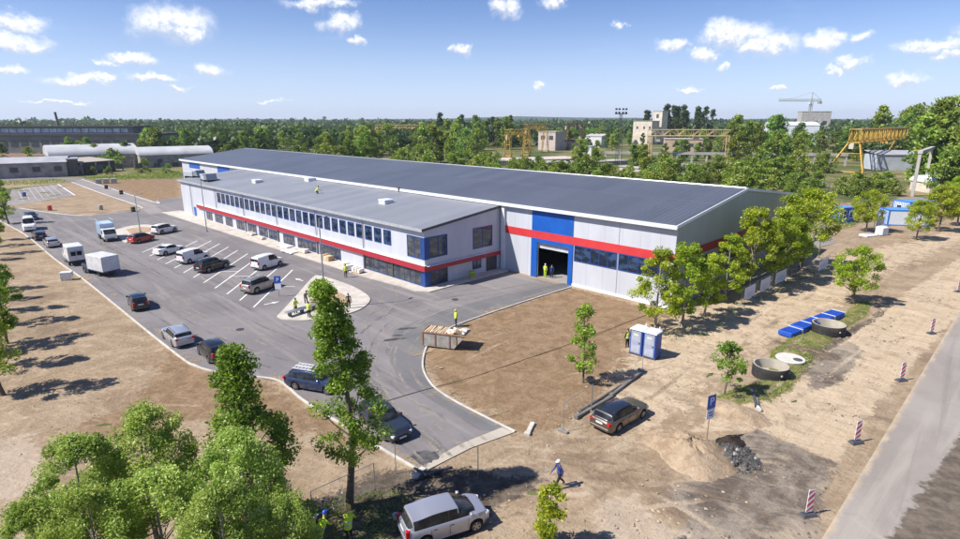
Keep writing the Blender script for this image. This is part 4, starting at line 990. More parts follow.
# ---------------------------------------------------------------- people
SKIN = plain('skin', (.45,.27,.19), .6, var=.05); HAIR = plain('dark_hair', (.035,.025,.018), .8)
VEST = plain('hi_vis_yellow', (.55,.72,.03), .6, var=.06); JEANS = plain('navy_cloth', (.02,.025,.05), .9, var=.2); BLK = plain('black_cloth', (.015,.015,.017), .9, var=.2)
BLUEC = plain('blue_jacket', (.03,.05,.20), .85, var=.15); WHELM = plain('white_helmet', (.75,.75,.74), .35, var=.03); YHELM = plain('yellow_helmet', (.7,.5,.04), .35, var=.05); BHELM = plain('blue_helmet', (.02,.09,.45), .35)
SHOE = plain('boot', (.03,.022,.016), .8); GREYC = plain('grey_cloth', (.13,.13,.14), .9, var=.15); BAG = plain('folder_black', (.02,.02,.02), .6); EYE = plain('eye_dark', (.02,.015,.012), .3)
def figure(pose, top, legs, skin=SKIN):
    """one continuous body mesh: x forward, y left, feet at z = 0; 1.76 m"""
    v = []; rr_ = []; e = []
    def add(p, r, par=None):
        v.append(p); rr_.append(r)
        if par is not None: e.append((par, len(v)-1))
        return len(v)-1
    z0 = pose.get('hip', .93); ln = pose.get('lean', 0.0)
    pel = add((0, 0, z0), (.16, .125))
    def sp(h): return (ln*h, 0, z0+h*(1-.25*ln*ln))
    wa = add(sp(.17), (.145, .105), pel); ch = add(sp(.37), (.175, .12), wa); nb = add(sp(.50), (.10, .085), ch)
    ne = add(sp(.57), (.058, .058), nb); hx = ln*.68+.02; hz = z0+.68
    hd = add((hx-.005, 0, hz-.035), (.078, .085), ne); tp = add((hx, 0, hz+.07), (.082, .09), hd); cr = add((hx-.01, 0, hz+.135), (.05, .055), tp)
    no = add((hx+.105, 0, hz-.005), (.014, .014), hd)
    for s, key in ((1, 'L'), (-1, 'R')):
        ear = add((hx-.01, s*.085, hz), (.014, .022), hd)
        th, kn, ft = pose[key]           # thigh, knee swing (radians, forward positive) and foot turn
        h = add((0, s*.095, z0-.06), (.105, .105), pel)
        k = (math.sin(th)*.42, s*.105, z0-.06-math.cos(th)*.42)
        a = (k[0]+math.sin(th-kn)*.40, s*.11, k[2]-math.cos(th-kn)*.40)
        kk = add(k, (.07, .07), h); cc = add((k[0]*.5+a[0]*.5-.015, s*.108, k[2]*.5+a[2]*.5), (.062, .062), kk); an = add(a, (.045, .045), cc)
        add((a[0]+.15, s*.12, max(.03, a[2]-.035)), (.045, .03), an)
        sh, el, ab = pose['a'+key]       # shoulder swing, elbow bend, outward
        so = add((sp(.46)[0], s*.20, sp(.46)[2]), (.066, .062), nb)
        ex = (sp(.46)[0]+math.sin(sh)*.29, s*(.215+ab*.29), sp(.46)[2]-math.cos(sh)*.29)
        wx = (ex[0]+math.sin(sh+el)*.25, ex[1]-s*pose.get('in', .02), ex[2]-math.cos(sh+el)*.25)
        ee = add(ex, (.048, .048), so); ww = add(wx, (.03, .034), ee)
        dx, dz = math.sin(sh+el), -math.cos(sh+el)
        pm = add((wx[0]+dx*.07, wx[1], wx[2]+dz*.07), (.024, .036), ww)
        for q, (off, ln_) in enumerate(((-.027, .07), (-.009, .082), (.009, .078), (.027, .06))):
            b = (wx[0]+dx*.10-dz*off, wx[1], wx[2]+dz*.10+dx*off); f1 = add(b, (.009, .009), pm)
            f2 = add((b[0]+dx*ln_*.5, b[1]-s*.008, b[2]+dz*ln_*.5), (.0085, .0085), f1); add((b[0]+dx*ln_*.9, b[1]-s*.03, b[2]+dz*ln_*.9), (.008, .008), f2)
        t1 = add((wx[0]+dx*.05-dz*-.045, wx[1]-s*.01, wx[2]+dz*.05+dx*-.045), (.010, .010), ww); add((wx[0]+dx*.09-dz*-.06, wx[1]-s*.02, wx[2]+dz*.09+dx*-.06), (.009, .009), t1)
    me = bpy.data.meshes.new('body_skeleton'); me.from_pydata(v, e, [])
    o = bpy.data.objects.new('body_skeleton', me); COL.objects.link(o)
    md = o.modifiers.new('s', 'SKIN'); md.use_smooth_shade = True
    if not me.skin_vertices: 
        bpy.context.view_layer.objects.active = o; me.attributes
    sk = me.skin_vertices[0].data
    for i, q in enumerate(rr_): sk[i].radius = (q[0], q[1])
    sk[0].use_root = True
    o.modifiers.new('u', 'SUBSURF').levels = 1
    bpy.context.view_layer.update(); dg = bpy.context.evaluated_depsgraph_get()
    m2 = bpy.data.meshes.new_from_object(o.evaluated_get(dg)); m2.name = 'body'
    bpy.data.objects.remove(o)
    m2.materials.clear()
    for q in (skin, top, legs, SHOE): m2.materials.append(q)
    wl = [pose['a'+k] for k in 'LR']
    for p in m2.polygons:
        c = p.center
        if c.z < .10: k = 3
        elif c.z < z0+.02 and abs(c.y) < .19: k = 2
        elif c.z > z0+.545: k = 0
        else: k = 1
        p.material_index = k
    # bare hands: the faces round each wrist and hand
    for i, q in enumerate(rr_):
        if q[0] < .027 and abs(v[i][1]) > .12 and v[i][2] > .35:
            for p in m2.polygons:
                if (p.center-Vector(v[i])).length < .055: p.material_index = 0
    head = Vector((hx, 0, hz))
    return m2, head, sp(.36), z0
POSES = {
 'stand': dict(L=(.05,.05,0), R=(-.03,.03,0), aL=(.15,.35,.10), aR=(-.05,.3,.12)),
 'talk': dict(L=(.08,.05,0), R=(-.05,.03,0), aL=(.45,1.2,.06), aR=(.1,.4,.15), lean=.08),
 'walk': dict(L=(.45,.12,0), R=(-.35,.35,0), aL=(-.40,.5,.10), aR=(.35,.55,.12), lean=.12, hip=.90),
 'bend': dict(L=(.5,.65,0), R=(.35,.5,0), aL=(.7,.2,.08), aR=(.6,.35,.1), lean=.75, hip=.82),
 'crouch': dict(L=(1.45,2.2,0), R=(1.15,2.0,0), aL=(.9,.3,.08), aR=(.8,.4,.1), lean=.6, hip=.46)}
CACHE = {}
def person(px, hd, pose, top, legs, lab, helmet=None, vest=None, group=None, z=.02, bag=False, hair=HAIR):
    k = (pose, top.name, legs.name)
    if k not in CACHE: CACHE[k] = figure(POSES[pose], top, legs)
    me, head, chest, z0 = CACHE[k]
    p = px if isinstance(px, tuple) and len(px) == 3 else (G(*px) + (z,))
    r = empty('person', p, hd, lab, 'person', group)
    o = link(bpy.data.objects.new('body', me), r)
    m = MB(); hm = []
    for zz, f in ((.02,1.0),(.07,.97),(.115,.78),(.14,.4),(.146,.05)):
        hm.append([(head.x-.01+(.112 if helmet else .10)*f*math.cos(2*PI*q/14), (.10 if helmet else .09)*f*math.sin(2*PI*q/14), head.z+zz+.012) for q in range(14)])
    m.loft(hm); 
    if helmet:
        m.loft([[(head.x+.03,-.09,head.z+.028),(head.x+.16,-.05,head.z+.02),(head.x+.16,.05,head.z+.02),(head.x+.03,.09,head.z+.028)],[(head.x+.03,-.09,head.z+.042),(head.x+.16,-.05,head.z+.034),(head.x+.16,.05,head.z+.034),(head.x+.03,.09,head.z+.042)]])
        m.build('helmet', helmet, r, 50)
    else: m.build('hair', hair, r, 50)
    m = MB()
    for s in (1, -1): m.bbox(head.x+.078, head.x+.093, s*.033-.013, s*.033+.013, head.z+.002, head.z+.016, .004)
    m.box(head.x+.072, head.x+.09, -.024, .024, head.z-.066, head.z-.056); m.build('facial_feature', EYE, r)
    if vest:
        ln = POSES[pose].get('lean', 0); m = MB(); rg = []
        for h, a, b in ((-.02,.165,.185),(.12,.15,.172),(.28,.16,.20),(.42,.15,.205),(.49,.11,.15),(.53,.085,.10)):
            x = ln*h; z_ = z0+h*(1-.25*ln*ln); rg.append([(x+a*math.cos(2*PI*q/18), b*math.sin(2*PI*q/18), z_) for q in range(18)])
        m.loft(rg, cap=False); v_ = m.build('vest', vest, r, 60)
        m = MB()
        for h, a, b in ((.10, .157, .18), (.24, .162, .197)):
            x = ln*h; z_ = z0+h*(1-.25*ln*ln)
            m.loft([[(x+a*math.cos(2*PI*q/18), b*math.sin(2*PI*q/18), z_+dz) for q in range(18)] for dz in (0, .045)], cap=False)
        m.build('reflective_band', plain('reflective_grey', (.6,.61,.62), .35), v_, 60)
    if bag:
        m = MB(); m.bbox(.28, .62, -.36, -.30, .72, .98, .01); m.build('folder', BAG, r)
    return r
person((559, 488), rad(-158), 'walk', BLUEC, BLK, 'person in blue jacket, dark trousers and white helmet striding across bare earth', WHELM)
person((627, 348), rad(120), 'stand', BLK, BLK, 'person in yellow vest standing left of the portable toilets', None, VEST)
person((456, 327), rad(200), 'stand', VEST, JEANS, 'person in yellow jacket standing behind the rubbish skip', YHELM, VEST)
person((545, 277.5), rad(60), 'stand', VEST, VEST, 'person in yellow work suit in the hall gateway', WHELM, VEST)
person((551.5, 278.5), rad(75), 'stand', BLUEC, JEANS, 'person in dark blue clothes beside the yellow suited one in the gateway', None)
person((296, 314.5), rad(-30), 'talk', VEST, JEANS, 'person in yellow vest at the left end of the bench on the parking island', None, VEST)
person((309.5, 318.5), rad(80), 'stand', VEST, BLK, 'person in yellow vest with back to camera on the island front edge', None, VEST)
person((306, 304), rad(-60), 'bend', GREYC, BLK, 'person in grey leaning over the bench on the parking island', None)
person((349, 309.5), rad(110), 'stand', JEANS, BLK, 'person in dark blue on the right of the parking island behind a treetop', None)
person((346, 278), rad(-60), 'stand', VEST, JEANS, 'person in yellow jacket beside the pallets at the office paving', None, VEST)
person((349, 543), rad(95), 'bend', VEST, BLK, 'person in yellow vest and yellow helmet right of the trio under the tree', YHELM, VEST)
person((321, 549), rad(75), 'bend', VEST, JEANS, 'person in yellow vest and blue helmet in the middle of the trio', BHELM, VEST)
person((309, 552), rad(60), 'bend', VEST, JEANS, 'person in yellow vest at the left of the trio by the leafy shrubs', WHELM, VEST)
X, Y = office_pt((316, 194)); q = B(X, Y)
person((q[0], q[1], roofz(Y)-.02), rad(20), 'crouch', VEST, GREYC, 'person in yellow vest crouching on the grey office roof', None, VEST)
# ---------------------------------------------------------------- site equipment
def text_mesh(s, size, name, mat, parent, M, depth=.004):
    cu = bpy.data.curves.new('lettering', 'FONT'); cu.body = s; cu.size = size; cu.extrude = depth; cu.align_x = 'CENTER'; cu.align_y = 'CENTER'
    o = bpy.data.objects.new('lettering', cu); COL.objects.link(o)
    bpy.context.view_layer.update(); me = bpy.data.meshes.new_from_object(o.evaluated_get(bpy.context.evaluated_depsgraph_get()))
    bpy.data.objects.remove(o); me.transform(M); me.materials.clear(); me.materials.append(mat); me.name = name
    return link(bpy.data.objects.new(name, me), parent)
SIGNB = plain('sign_blue', (.01,.09,.42), .4, var=.04); SIGNW = plain('sign_white', (.75,.75,.75), .4, var=.03); POLE = plain('galvanised_pole', (.38,.39,.40), .45, .6)
FRONT = Matrix.Rotation(PI/2, 4, 'X')      # text upright, facing -y
# parking sign on the sand heap
p = G(707, 443); sh = HGT((707, 443), 397)
r = empty('parking_sign', p + (.0,), rad(28), 'blue parking sign with white P above a white plate, standing beside the sand heap', 'road sign')
m = MB(); m.tube([(0,.05,-.3),(0,.05,sh+.1)], .035, 8); m.build('pole', plain('rusty_pole', (.30,.20,.14), .7, var=.2), r)
m = MB(); m.bbox(-.36, .36, -.02, .008, sh-.75, sh+.12, .02); b = m.build('sign_board', SIGNB, r)
text_mesh('P', .72, 'letter', SIGNW, b, Matrix.Translation((0, -.024, sh-.30)) @ FRONT)
m = MB(); m.bbox(-.34, .34, -.02, .008, sh-1.42, sh-.78, .02); b = m.build('lower_plate', SIGNW, r)
m = MB(); m.box(-.2, .16, -.026, -.0205, sh-1.06, sh-.98); m.box(-.12, .2, -.026, -.0205, sh-1.24, sh-1.16); m.build('pictogram', SIGNB, b)
# small blue and white sign by the bays
p = G(279, 297); r = empty('parking_sign', p + (.05,), rad(5), 'small blue sign over a white plate on a post beside the champagne off-roader', 'road sign')
m = MB(); m.tube([(0,.05,-.1),(0,.05,2.3)], .035, 8); m.build('pole', POLE, r)
m = MB(); m.bbox(-.36, .36, -.02, .008, 1.55, 2.35, .02); b = m.build('sign_board', SIGNB, r); text_mesh('P', .6, 'letter', SIGNW, b, Matrix.Translation((0, -.024, 1.93)) @ FRONT)
m = MB(); m.bbox(-.34, .34, -.02, .008, .85, 1.5, .02); m.build('lower_plate', SIGNW, r)
# traffic beacons along the road
def beacon(px, lab):
    p = G(*px); r = empty('road_beacon', p + (.03,), rad(12), lab, 'beacon', 'red and white beacons along the road edge')
    m = MB(); m.loft([[(-.42,-.22,0),(.42,-.22,0),(.42,.22,0),(-.42,.22,0)],[(-.34,-.15,.14),(.34,-.15,.14),(.34,.15,.14),(-.34,.15,.14)]]); m.build('base', DKGREY, r)
    W_, z0, z1 = .19, .22, 1.5; m = MB(); m.bbox(-W_, W_, -.02, .02, z0, z1, .015); b = m.build('panel', SIGNW, r)
    m = MB()
    for k in range(4):
        a = z0-.10+k*.36; q = []
        for x, zz in ((-W_, a), (W_, a+.30), (W_, a+.48), (-W_, a+.18)): q.append((x, min(z1-.01, max(z0+.01, zz))))
        if len(set(q)) > 2:
            m.add([(x*.97, -.0225, z) for x, z in q], [(0,1,2,3)]); m.add([(x*.97, .0225, z) for x, z in q], [(3,2,1,0)])
    m.build('stripe', plain('beacon_red', (.60,.03,.05), .4, var=.04), b)
    m = MB(); m.tube([(0,.05,.1),(0,.05,1.45)], .025, 6); m.build('post', POLE, r)
for px, lab in (((808, 516), 'red and white beacon nearest the camera, at the mouth of the grey patch'), ((856, 443), 'red and white beacon second from the camera, at the corner of the sandy lane'), ((901, 381), 'red and white beacon third from the camera, level with the lower concrete ring'), ((931, 334), 'red and white beacon fourth from the camera, level with the upper concrete ring'), ((958, 292), 'red and white beacon farthest along the road, cut by the right edge')): beacon(px, lab)
# portable toilets
tb = plain('toilet_blue', (.025,.08,.36), .5, var=.08); tg = plain('toilet_door_grey', (.30,.33,.42), .5, var=.1, scale=2); tw = plain('toilet_roof', (.72,.73,.75), .4, var=.04)
def toilet(off, lab):
    a = Vector(G(633, 355)); b = Vector(G(662, 361)); hd = rad(-42); c, s = math.cos(hd), math.sin(hd)
    r = empty('portable_toilet', (a.x+c*off, a.y+s*off, .03), hd, lab, 'portable toilet', 'pair of portable toilets')
    m = MB(); m.box(-.56, .56, .02, 1.15, 0, .14); m.build('base', DKGREY, r)
    m = MB(); m.bbox(-.55, .55, .03, 1.13, .142, 2.2, .05); m.build('cabin', tb, r)
    m = MB(); m.bbox(-.43, .43, -.0, .028, .2, 2.12, .012); d = m.build('door', tg, r)
    m = MB(); m.box(.28, .36, -.03, -.002, 1.05, 1.2); m.build('handle', TRIMB, d)
    m = MB(); m.box(-.22, .22, -.012, -.002, 1.72, 1.9); m.build('notice', plain('pale_green_label', (.55,.62,.42), .5), d)
    for za, zb in ((.35,.9),(1.25,1.66)): m = MB(); m.box(-.36, .36, -.01, -.001, za, zb); m.build('moulding', plain('toilet_moulding', (.36,.39,.47), .5), d)
    m = MB(); m.loft([[(-.58,-.02,2.2),(.58,-.02,2.2),(.58,1.17,2.2),(-.58,1.17,2.2)],[(-.56,.0,2.28),(.56,.0,2.28),(.56,1.15,2.28),(-.56,1.15,2.28)],[(-.3,.2,2.42),(.3,.2,2.42),(.3,.95,2.42),(-.3,.95,2.42)]]); m.build('roof', tw, r)
    m = MB(); m.tube([(.35,1.0,2.2),(.35,1.0,2.6)], .05, 8); m.build('vent_pipe', tw, r)
    for y in (-.5,):
        m = MB()
        for s2 in (-1, 1): m.box(s2*.552-.008, s2*.552+.008, .12, 1.04, 1.3, 2.0); m.box(s2*.552-.008, s2*.552+.008, .12, 1.04, .3, 1.2)
        m.build('side_rib', plain('toilet_blue_dark', (.02,.065,.29), .5), r)
toilet(.15, 'blue portable toilet with grey door, the left of the pair beside the person'); toilet(1.34, 'blue portable toilet with grey door, the right of the pair with its blue side showing')
# concrete well rings, cover slab, drainage crates
ringo = plain('bitumen_ring', (.022,.021,.021), .8, var=.3, scale=2, grime=.3); ringi = plain('ring_concrete', (.36,.325,.27), .9, var=.12, scale=1.5)
def well_ring(px, R_, h, lab):
    p = G(*px); r = empty('concrete_ring', p + (.12,), .6, lab, 'concrete ring', 'concrete well rings')
    m = MB(); m.lathe([(R_-.005, -.15), (R_, h*.55), (R_, h-.03), (R_-.02, h-.002)], 40, cap=False); m.build('outer_face', ringo, r, 40)
    m = MB(); m.lathe([(R_-.021, h-.0), (R_-.13, h), (R_-.14, h-.02), (R_-.14, .05), (0.02, .03)], 40, cap=False); m.build('inner_face', ringi, r, 40)
    m = MB()
    for k in range(3):
        a = -2.0+k*.9; m.bbox(R_*math.cos(a)-.07, R_*math.cos(a)+.07, R_*math.sin(a)-.07, R_*math.sin(a)+.07, h*.45, h*.6, .03)
    m.build('lifting_recess', ringi, r)
well_ring((769.5, 376), 1.28, .85, 'black sided concrete ring nearest the camera, beside a young tree'); well_ring((827.5, 333), 1.38, .85, 'black sided concrete ring against the blue crates')
p = G(790, 361); r = empty('cover_slab', p + (.15,), rad(-20), 'white round cover slab with a dark hole lying on grass between the rings', 'cover slab')
m = MB(); m.lathe([(1.08, 0), (1.1, .1), (1.06, .14), (.02, .14)], 36); m.build('slab', plain('white_concrete', (.52,.49,.45), .8, var=.08), r, 40)
m = MB(); m.lathe([(.36, .141), (.34, .155), (.02, .15)], 24, M=Matrix.Translation((.5,-.25,0))); m.build('opening', plain('lid_dark', (.06,.06,.07), .8), r, 40)
crb = plain('crate_blue', (.012,.075,.42), .4, var=.12, scale=2); strap = plain('white_strap', (.62,.64,.68), .6)
a0 = Vector(G(784, 337)); a1 = Vector(G(838, 316.5)); dd = (a1-a0); hd = math.atan2(dd.y, dd.x); Ls = dd.length/5
for k in range(5):
    q = a0 + dd*(k/5); lab = ('blue plastic drainage crate, first of the row from the camera, with a low step', 'blue plastic drainage crate, second of the row', 'middle blue plastic drainage crate of the row, touching the concrete ring', 'blue plastic drainage crate, fourth of the row', 'blue plastic drainage crate, last of the row under the round young tree')[k]
    r = empty('drainage_crate', (q.x, q.y, .12), hd, lab, 'crate', 'blue drainage crates in a row')
    m = MB(); h = .5 if k else .38; m.bbox(.03, Ls-.05, -.62, .62, .0, h, .03)
    for j in range(4): m.box(.1+j*Ls/4.2, .1+j*Ls/4.2+Ls/5.5, -.635, -.622, .08, h-.1)
    m.build('body', crb, r)
    m = MB(); m.box(Ls-.20, Ls-.06, -.64, .64, h+.002, h+.025); m.box(Ls-.20, Ls-.06, -.66, -.642, 0, h+.02); m.build('strap', strap, r)
    m = MB()
    for j in range(3):
        for i in range(2): m.box(.12+j*Ls/3.6, .12+j*Ls/3.6+Ls/4.6, -.5+i*.55, -.05+i*.55, h+.001, h+.012)
    m.build('grating', plain('crate_blue_dark', (.008,.05,.32), .5), r)
# sand heap and stone heap
def heap(name, px, R_, h, mat, seed, lab, cat, sx=1.0, rough=.12, n=40):
    p = G(*px); rs = np.random.RandomState(seed); m = MB(); rings = []
    r = empty(name, p + (-.06,), rs.rand()*6, lab, cat)
    ph = rs.rand(6)*6
    for i in range(13):
        t = i/12; ring = []
        for k in range(n):
            a = 2*PI*k/n; q = R_*(1-t)*(1+.16*math.sin(2*a+ph[0])+.1*math.sin(3*a+ph[1])+.05*math.sin(7*a+ph[2]))
            z = h*(1-(1-t)**1.7)*(1+.1*math.sin(3*a+ph[3]+t*4)) + rough*h*(rs.rand()-.5)*(1 if i else 0)
            ring.append((q*sx*math.cos(a), q*math.sin(a), z))
        rings.append(ring)
    m.loft(rings); m.build('pile', mat, r, 60); return r
def soil(name, c1, c2, sc_=2.0):
    m, nt, out = newmat(name); n = N(nt); p = n.pos(); f = n.noise(p, sc_, 7, .7, .5); g = n.noise(p, 9, 5, .7)
    c = n.mix(n.ramp(f, .35, .65), c1, c2); c = n.mix(n.math('MULTIPLY', n.ramp(g, .5, .75), .4), c, tuple(x*.6 for x in c1))
    n.bsdf(out, c, .95, 0, .1, bump=n.math('ADD', f, g), bstr=.9, bdist=.12); return m
sandm = soil('heap_sand', (.30,.215,.142), (.45,.345,.24), 1.2); rubm = soil('heap_rubble', (.06,.057,.053), (.17,.16,.15), 6)
heap('sand_heap', (690, 453), 2.3, 1.0, sandm, 4, 'sand heap left of the parking sign', 'sand heap', 1.2, .2, 56)
heap('sand_heap', (735, 412), 1.7, .45, sandm, 6, 'low sand bank behind the parking sign', 'sand heap', 1.5)
heap('dark_heap', (806, 351), 1.5, .3, soil('heap_earth', (.11,.085,.065), (.24,.18,.125)), 8, 'low dark earth bank along the dug edge by the cover slab', 'earth heap', 2.0)
rb = heap('rubble_heap', (733, 456), 1.3, .5, rubm, 5, 'dark stone rubble heap right of the parking sign', 'rubble heap', 1.1, .25)
rs = np.random.RandomState(9); mA = MB()
for k in range(260):
    a, q = rs.rand()*6.28, 1.55*math.sqrt(rs.rand()); x, y = q*math.cos(a)*1.1, q*math.sin(a); z = max(0.05, .5*(1-(q/1.4)**1.3)+.05); s = .05+.13*rs.rand()**2
    mA.add([(x+s*rs.uniform(.6,1.2),y,z),(x-s,y+s*.3,z),(x,y+s*rs.uniform(.6,1.2),z),(x,y-s,z),(x,y,z+s*rs.uniform(.5,1)),(x,y,z-s*.5)], [(0,2,4),(2,1,4),(1,3,4),(3,0,4),(2,0,5),(1,2,5),(3,1,5),(0,3,5)], int(rs.rand() < .12))
mA.build('broken_stone', [plain('stone_dark', (.065,.062,.06), .9, var=.3), plain('stone_pale', (.36,.34,.32), .9, var=.2)], rb)['kind'] = 'stuff'
heap('dark_heap', (731, 444), .8, .5, soil('crescent_shade', (.03,.025,.022), (.07,.055,.045)), 12, 'ridge coloured dark for the shaded crescent behind the stone rubble heap', 'earth heap', 1.7)  # near-black heap stands in for the shadowed hollow behind the rubble
# pipes lying in the grass below the ring
for k, (pa, pb, mt, lab) in enumerate((((752,392),(757,409),DKGREY,'dark half of the short pipe below the nearest concrete ring'),((755.5,401),(758.5,412),white,'white pipe end lying below the nearest concrete ring'))):
    a, b = Vector(G(*pa)), Vector(G(*pb)); r = empty('pipe', (a.x, a.y, .2), math.atan2((b-a).y, (b-a).x), lab, 'pipe')
    L_ = (b-a).length; m = MB(); m.tube([(0,0,0),(L_,0,-.02)], .13-.03*k, 12); m.build('barrel', mt, r, 40); m = MB(); m.tube([(L_-.15,0,-.02),(L_,0,-.02)], .17, 12); m.build('socket', mt, r, 40)
# fallen lamp posts / long beams behind the estate car
def beam(pa, pb, w, h, lab, mt, name='concrete_beam', z=.03):
    a, b = Vector(G(*pa)), Vector(G(*pb)); r = empty(name, (a.x, a.y, z), math.atan2((b-a).y, (b-a).x), lab, 'beam')
    L_ = (b-a).length; m = MB(); m.bbox(0, L_, -w/2, w/2, 0, h, .03); m.build('shaft', mt, r); m = MB(); m.bbox(-.05, .25, -w/2-.04, w/2+.04, -.002, h+.05, .03); m.build('end_collar', mt, r)
gb = plain('beam_grey', (.15,.14,.13), .85, var=.2, scale=1)
beam((576,419), (612,398), .22, .2, 'grey concrete beam lying nearest the estate car', gb); beam((611,397.5), (641,374), .22, .22, 'grey concrete beam lying nearer the portable toilets', gb)
beam((580,413), (622,386), .16, .14, 'thin dark beam lying behind the two grey ones', DKGREY)
beam((527,436), (533,424), .30, .14, 'loose pale kerb stone at the corner of the drive', MK, 'kerb_stone')
beam((414,479), (424,470), .4, .18, 'broken pale kerb block in the shade at the drive end', MK, 'kerb_stone')
# timber scraps at the drive end
r = empty('timber_scrap', G(428, 476) + (.03,), rad(20), 'dark timber scraps heaped at the low corner of the drive', 'timber')
for k, (x, y, a, l) in enumerate(((0,0,.3,1.6),(.2,.15,-.5,1.3),(.5,-.1,.1,1.8),(-.4,.1,2.1,1.0))):
    m = MB(); m.box(-l/2, l/2, -.07, .07, .02+.08*k, .09+.08*k, 0, Matrix.Translation((x, y, 0)) @ Matrix.Rotation(a, 4, 'Z')); m.build('plank', DKGREY, r)
# bucket
r = empty('bucket', G(396, 520) + (.02,), 0, 'white bucket on the ground behind the silver hatchback', 'bucket')
m = MB(); m.lathe([(.12,0),(.16,.3),(.17,.31),(.15,.3),(.115,.02)], 18); m.build('body', SIGNW, r, 40); m = MB(); m.tube([(-.16,0,.3),(-.1,0,.42),(.1,0,.42),(.16,0,.3)], .008, 6); m.build('handle', POLE, r)
# site fencing
def fence_panel(pa, pb, h, lab, feet=True, rails=(1.0,), solid=None, ha=None, group='temporary fence frames', wires=7, name='site_fence'):
    a, b = Vector(G(*pa)), Vector(G(*pb)); L_ = (b-a).length
    r = empty(name, (a.x, a.y, .02), math.atan2((b-a).y, (b-a).x), lab, 'fence', group)
    for x in (0, L_):
        m = MB(); m.tube([(x,0,0),(x,0,h)], .024, 8); m.build('post', POLE, r)
        if feet:
            m = MB(); m.bbox(x-.12, x+.12, -.36, .36, 0, .13, .02); m.build('foot', plain('fence_foot', (.20,.19,.18), .9, var=.15), r)
    for f in rails: m = MB(); m.tube([(0,0,h*f),(L_,0,h*f)], .018, 6); m.build('rail', POLE, r)
    if wires:
        m = MB()
        for k in range(1, wires*3):
            x = L_*k/(wires*3); m.tube([(x,0,.15),(x,0,h-.02)], .0022, 3)
        for k in range(1, 8): m.tube([(0,0,h*k/8),(L_,0,h*k/8)], .0022, 3)
        m.build('mesh', POLE, r)
    if solid:
        m = MB(); m.box(L_*.12, L_*.88, -.03, -.026, h*.22, h*.92); bo = m.build('banner', solid, r)
        m = MB(); m.box(L_*.3, L_*.7, -.034, -.031, h*.50, h*.58); m.box(L_*.34, L_*.66, -.034, -.031, h*.38, h*.43); m.build('print', plain('banner_print', (.42,.45,.52), .6), bo)
fence_panel((563, 432), (591, 412), 2.0, 'fence frame with open wire between two footed posts, behind the estate car', rails=(1.0,))
fence_panel((591.5, 411.5), (642, 371), 2.0, 'fence frame along the grey beams up to the portable toilets', rails=())
fence_panel((396, 474), (478, 478), 1.9, 'fence wire between thin posts across the drive end', feet=False, rails=(), wires=0)
fence_panel((313, 520), (375, 490), 1.6, 'brown netting fence with sloping top rail behind the yellow vest trio', feet=False, rails=(1.0, .1), wires=9)
ban = plain('white_banner', (.56,.58,.62), .6, var=.06)
bl = [(741,306),(757,297.5),(772,289.5),(788,281.5)]
for k, lab in enumerate(('fence panel with white banner nearest the camera beneath the hall side trees', 'middle fence panel with white banner beneath the hall side trees', 'fence panel with white banner farthest from the camera beneath the hall side trees')):
    fence_panel(bl[k], (bl[k+1][0]-1.5, bl[k+1][1]+.8), 2.0, lab, rails=(1.0,.08), solid=ban, group='banner fence under the trees', wires=0)
fence_panel((790,282), (815,276), 1.5, 'rail barrier with grey boards at the edge of the paved pad', rails=(1.0,.6,.2), group='barriers', wires=0)
fence_panel((815.5,275.7), (828,268), 1.8, 'white banner panel at the far corner of the barrier', rails=(1.0,.1), solid=ban, group='barriers', wires=0)
fence_panel((858,238), (873,231), 1.9, 'fence panel near the white sheet before the site huts', rails=(1.0,.08), group='fence by the huts', wires=6)
fence_panel((873.5,231), (884,226), 1.9, 'fence panel with pale cover beside the white windowed hut', rails=(1.0,.08), solid=ban, group='fence by the huts', wires=6)
# cable running over the hall forecourt
def cable(pts, name, lab, r_=.02):
    P = smooth_line(PG(*pts), 6); m = MB(); m.tube([(q.x, q.y, .075) for q in P], r_, 5); o = m.build(name, BLACK); tag(o, lab, 'cable')
cable([(366,408),(385,402.5),(420,392),(470,378.5),(520,362),(580,341),(640,318),(668,308)], 'power_cable', 'thin dark cable lying straight across the drive and bare earth', .022)
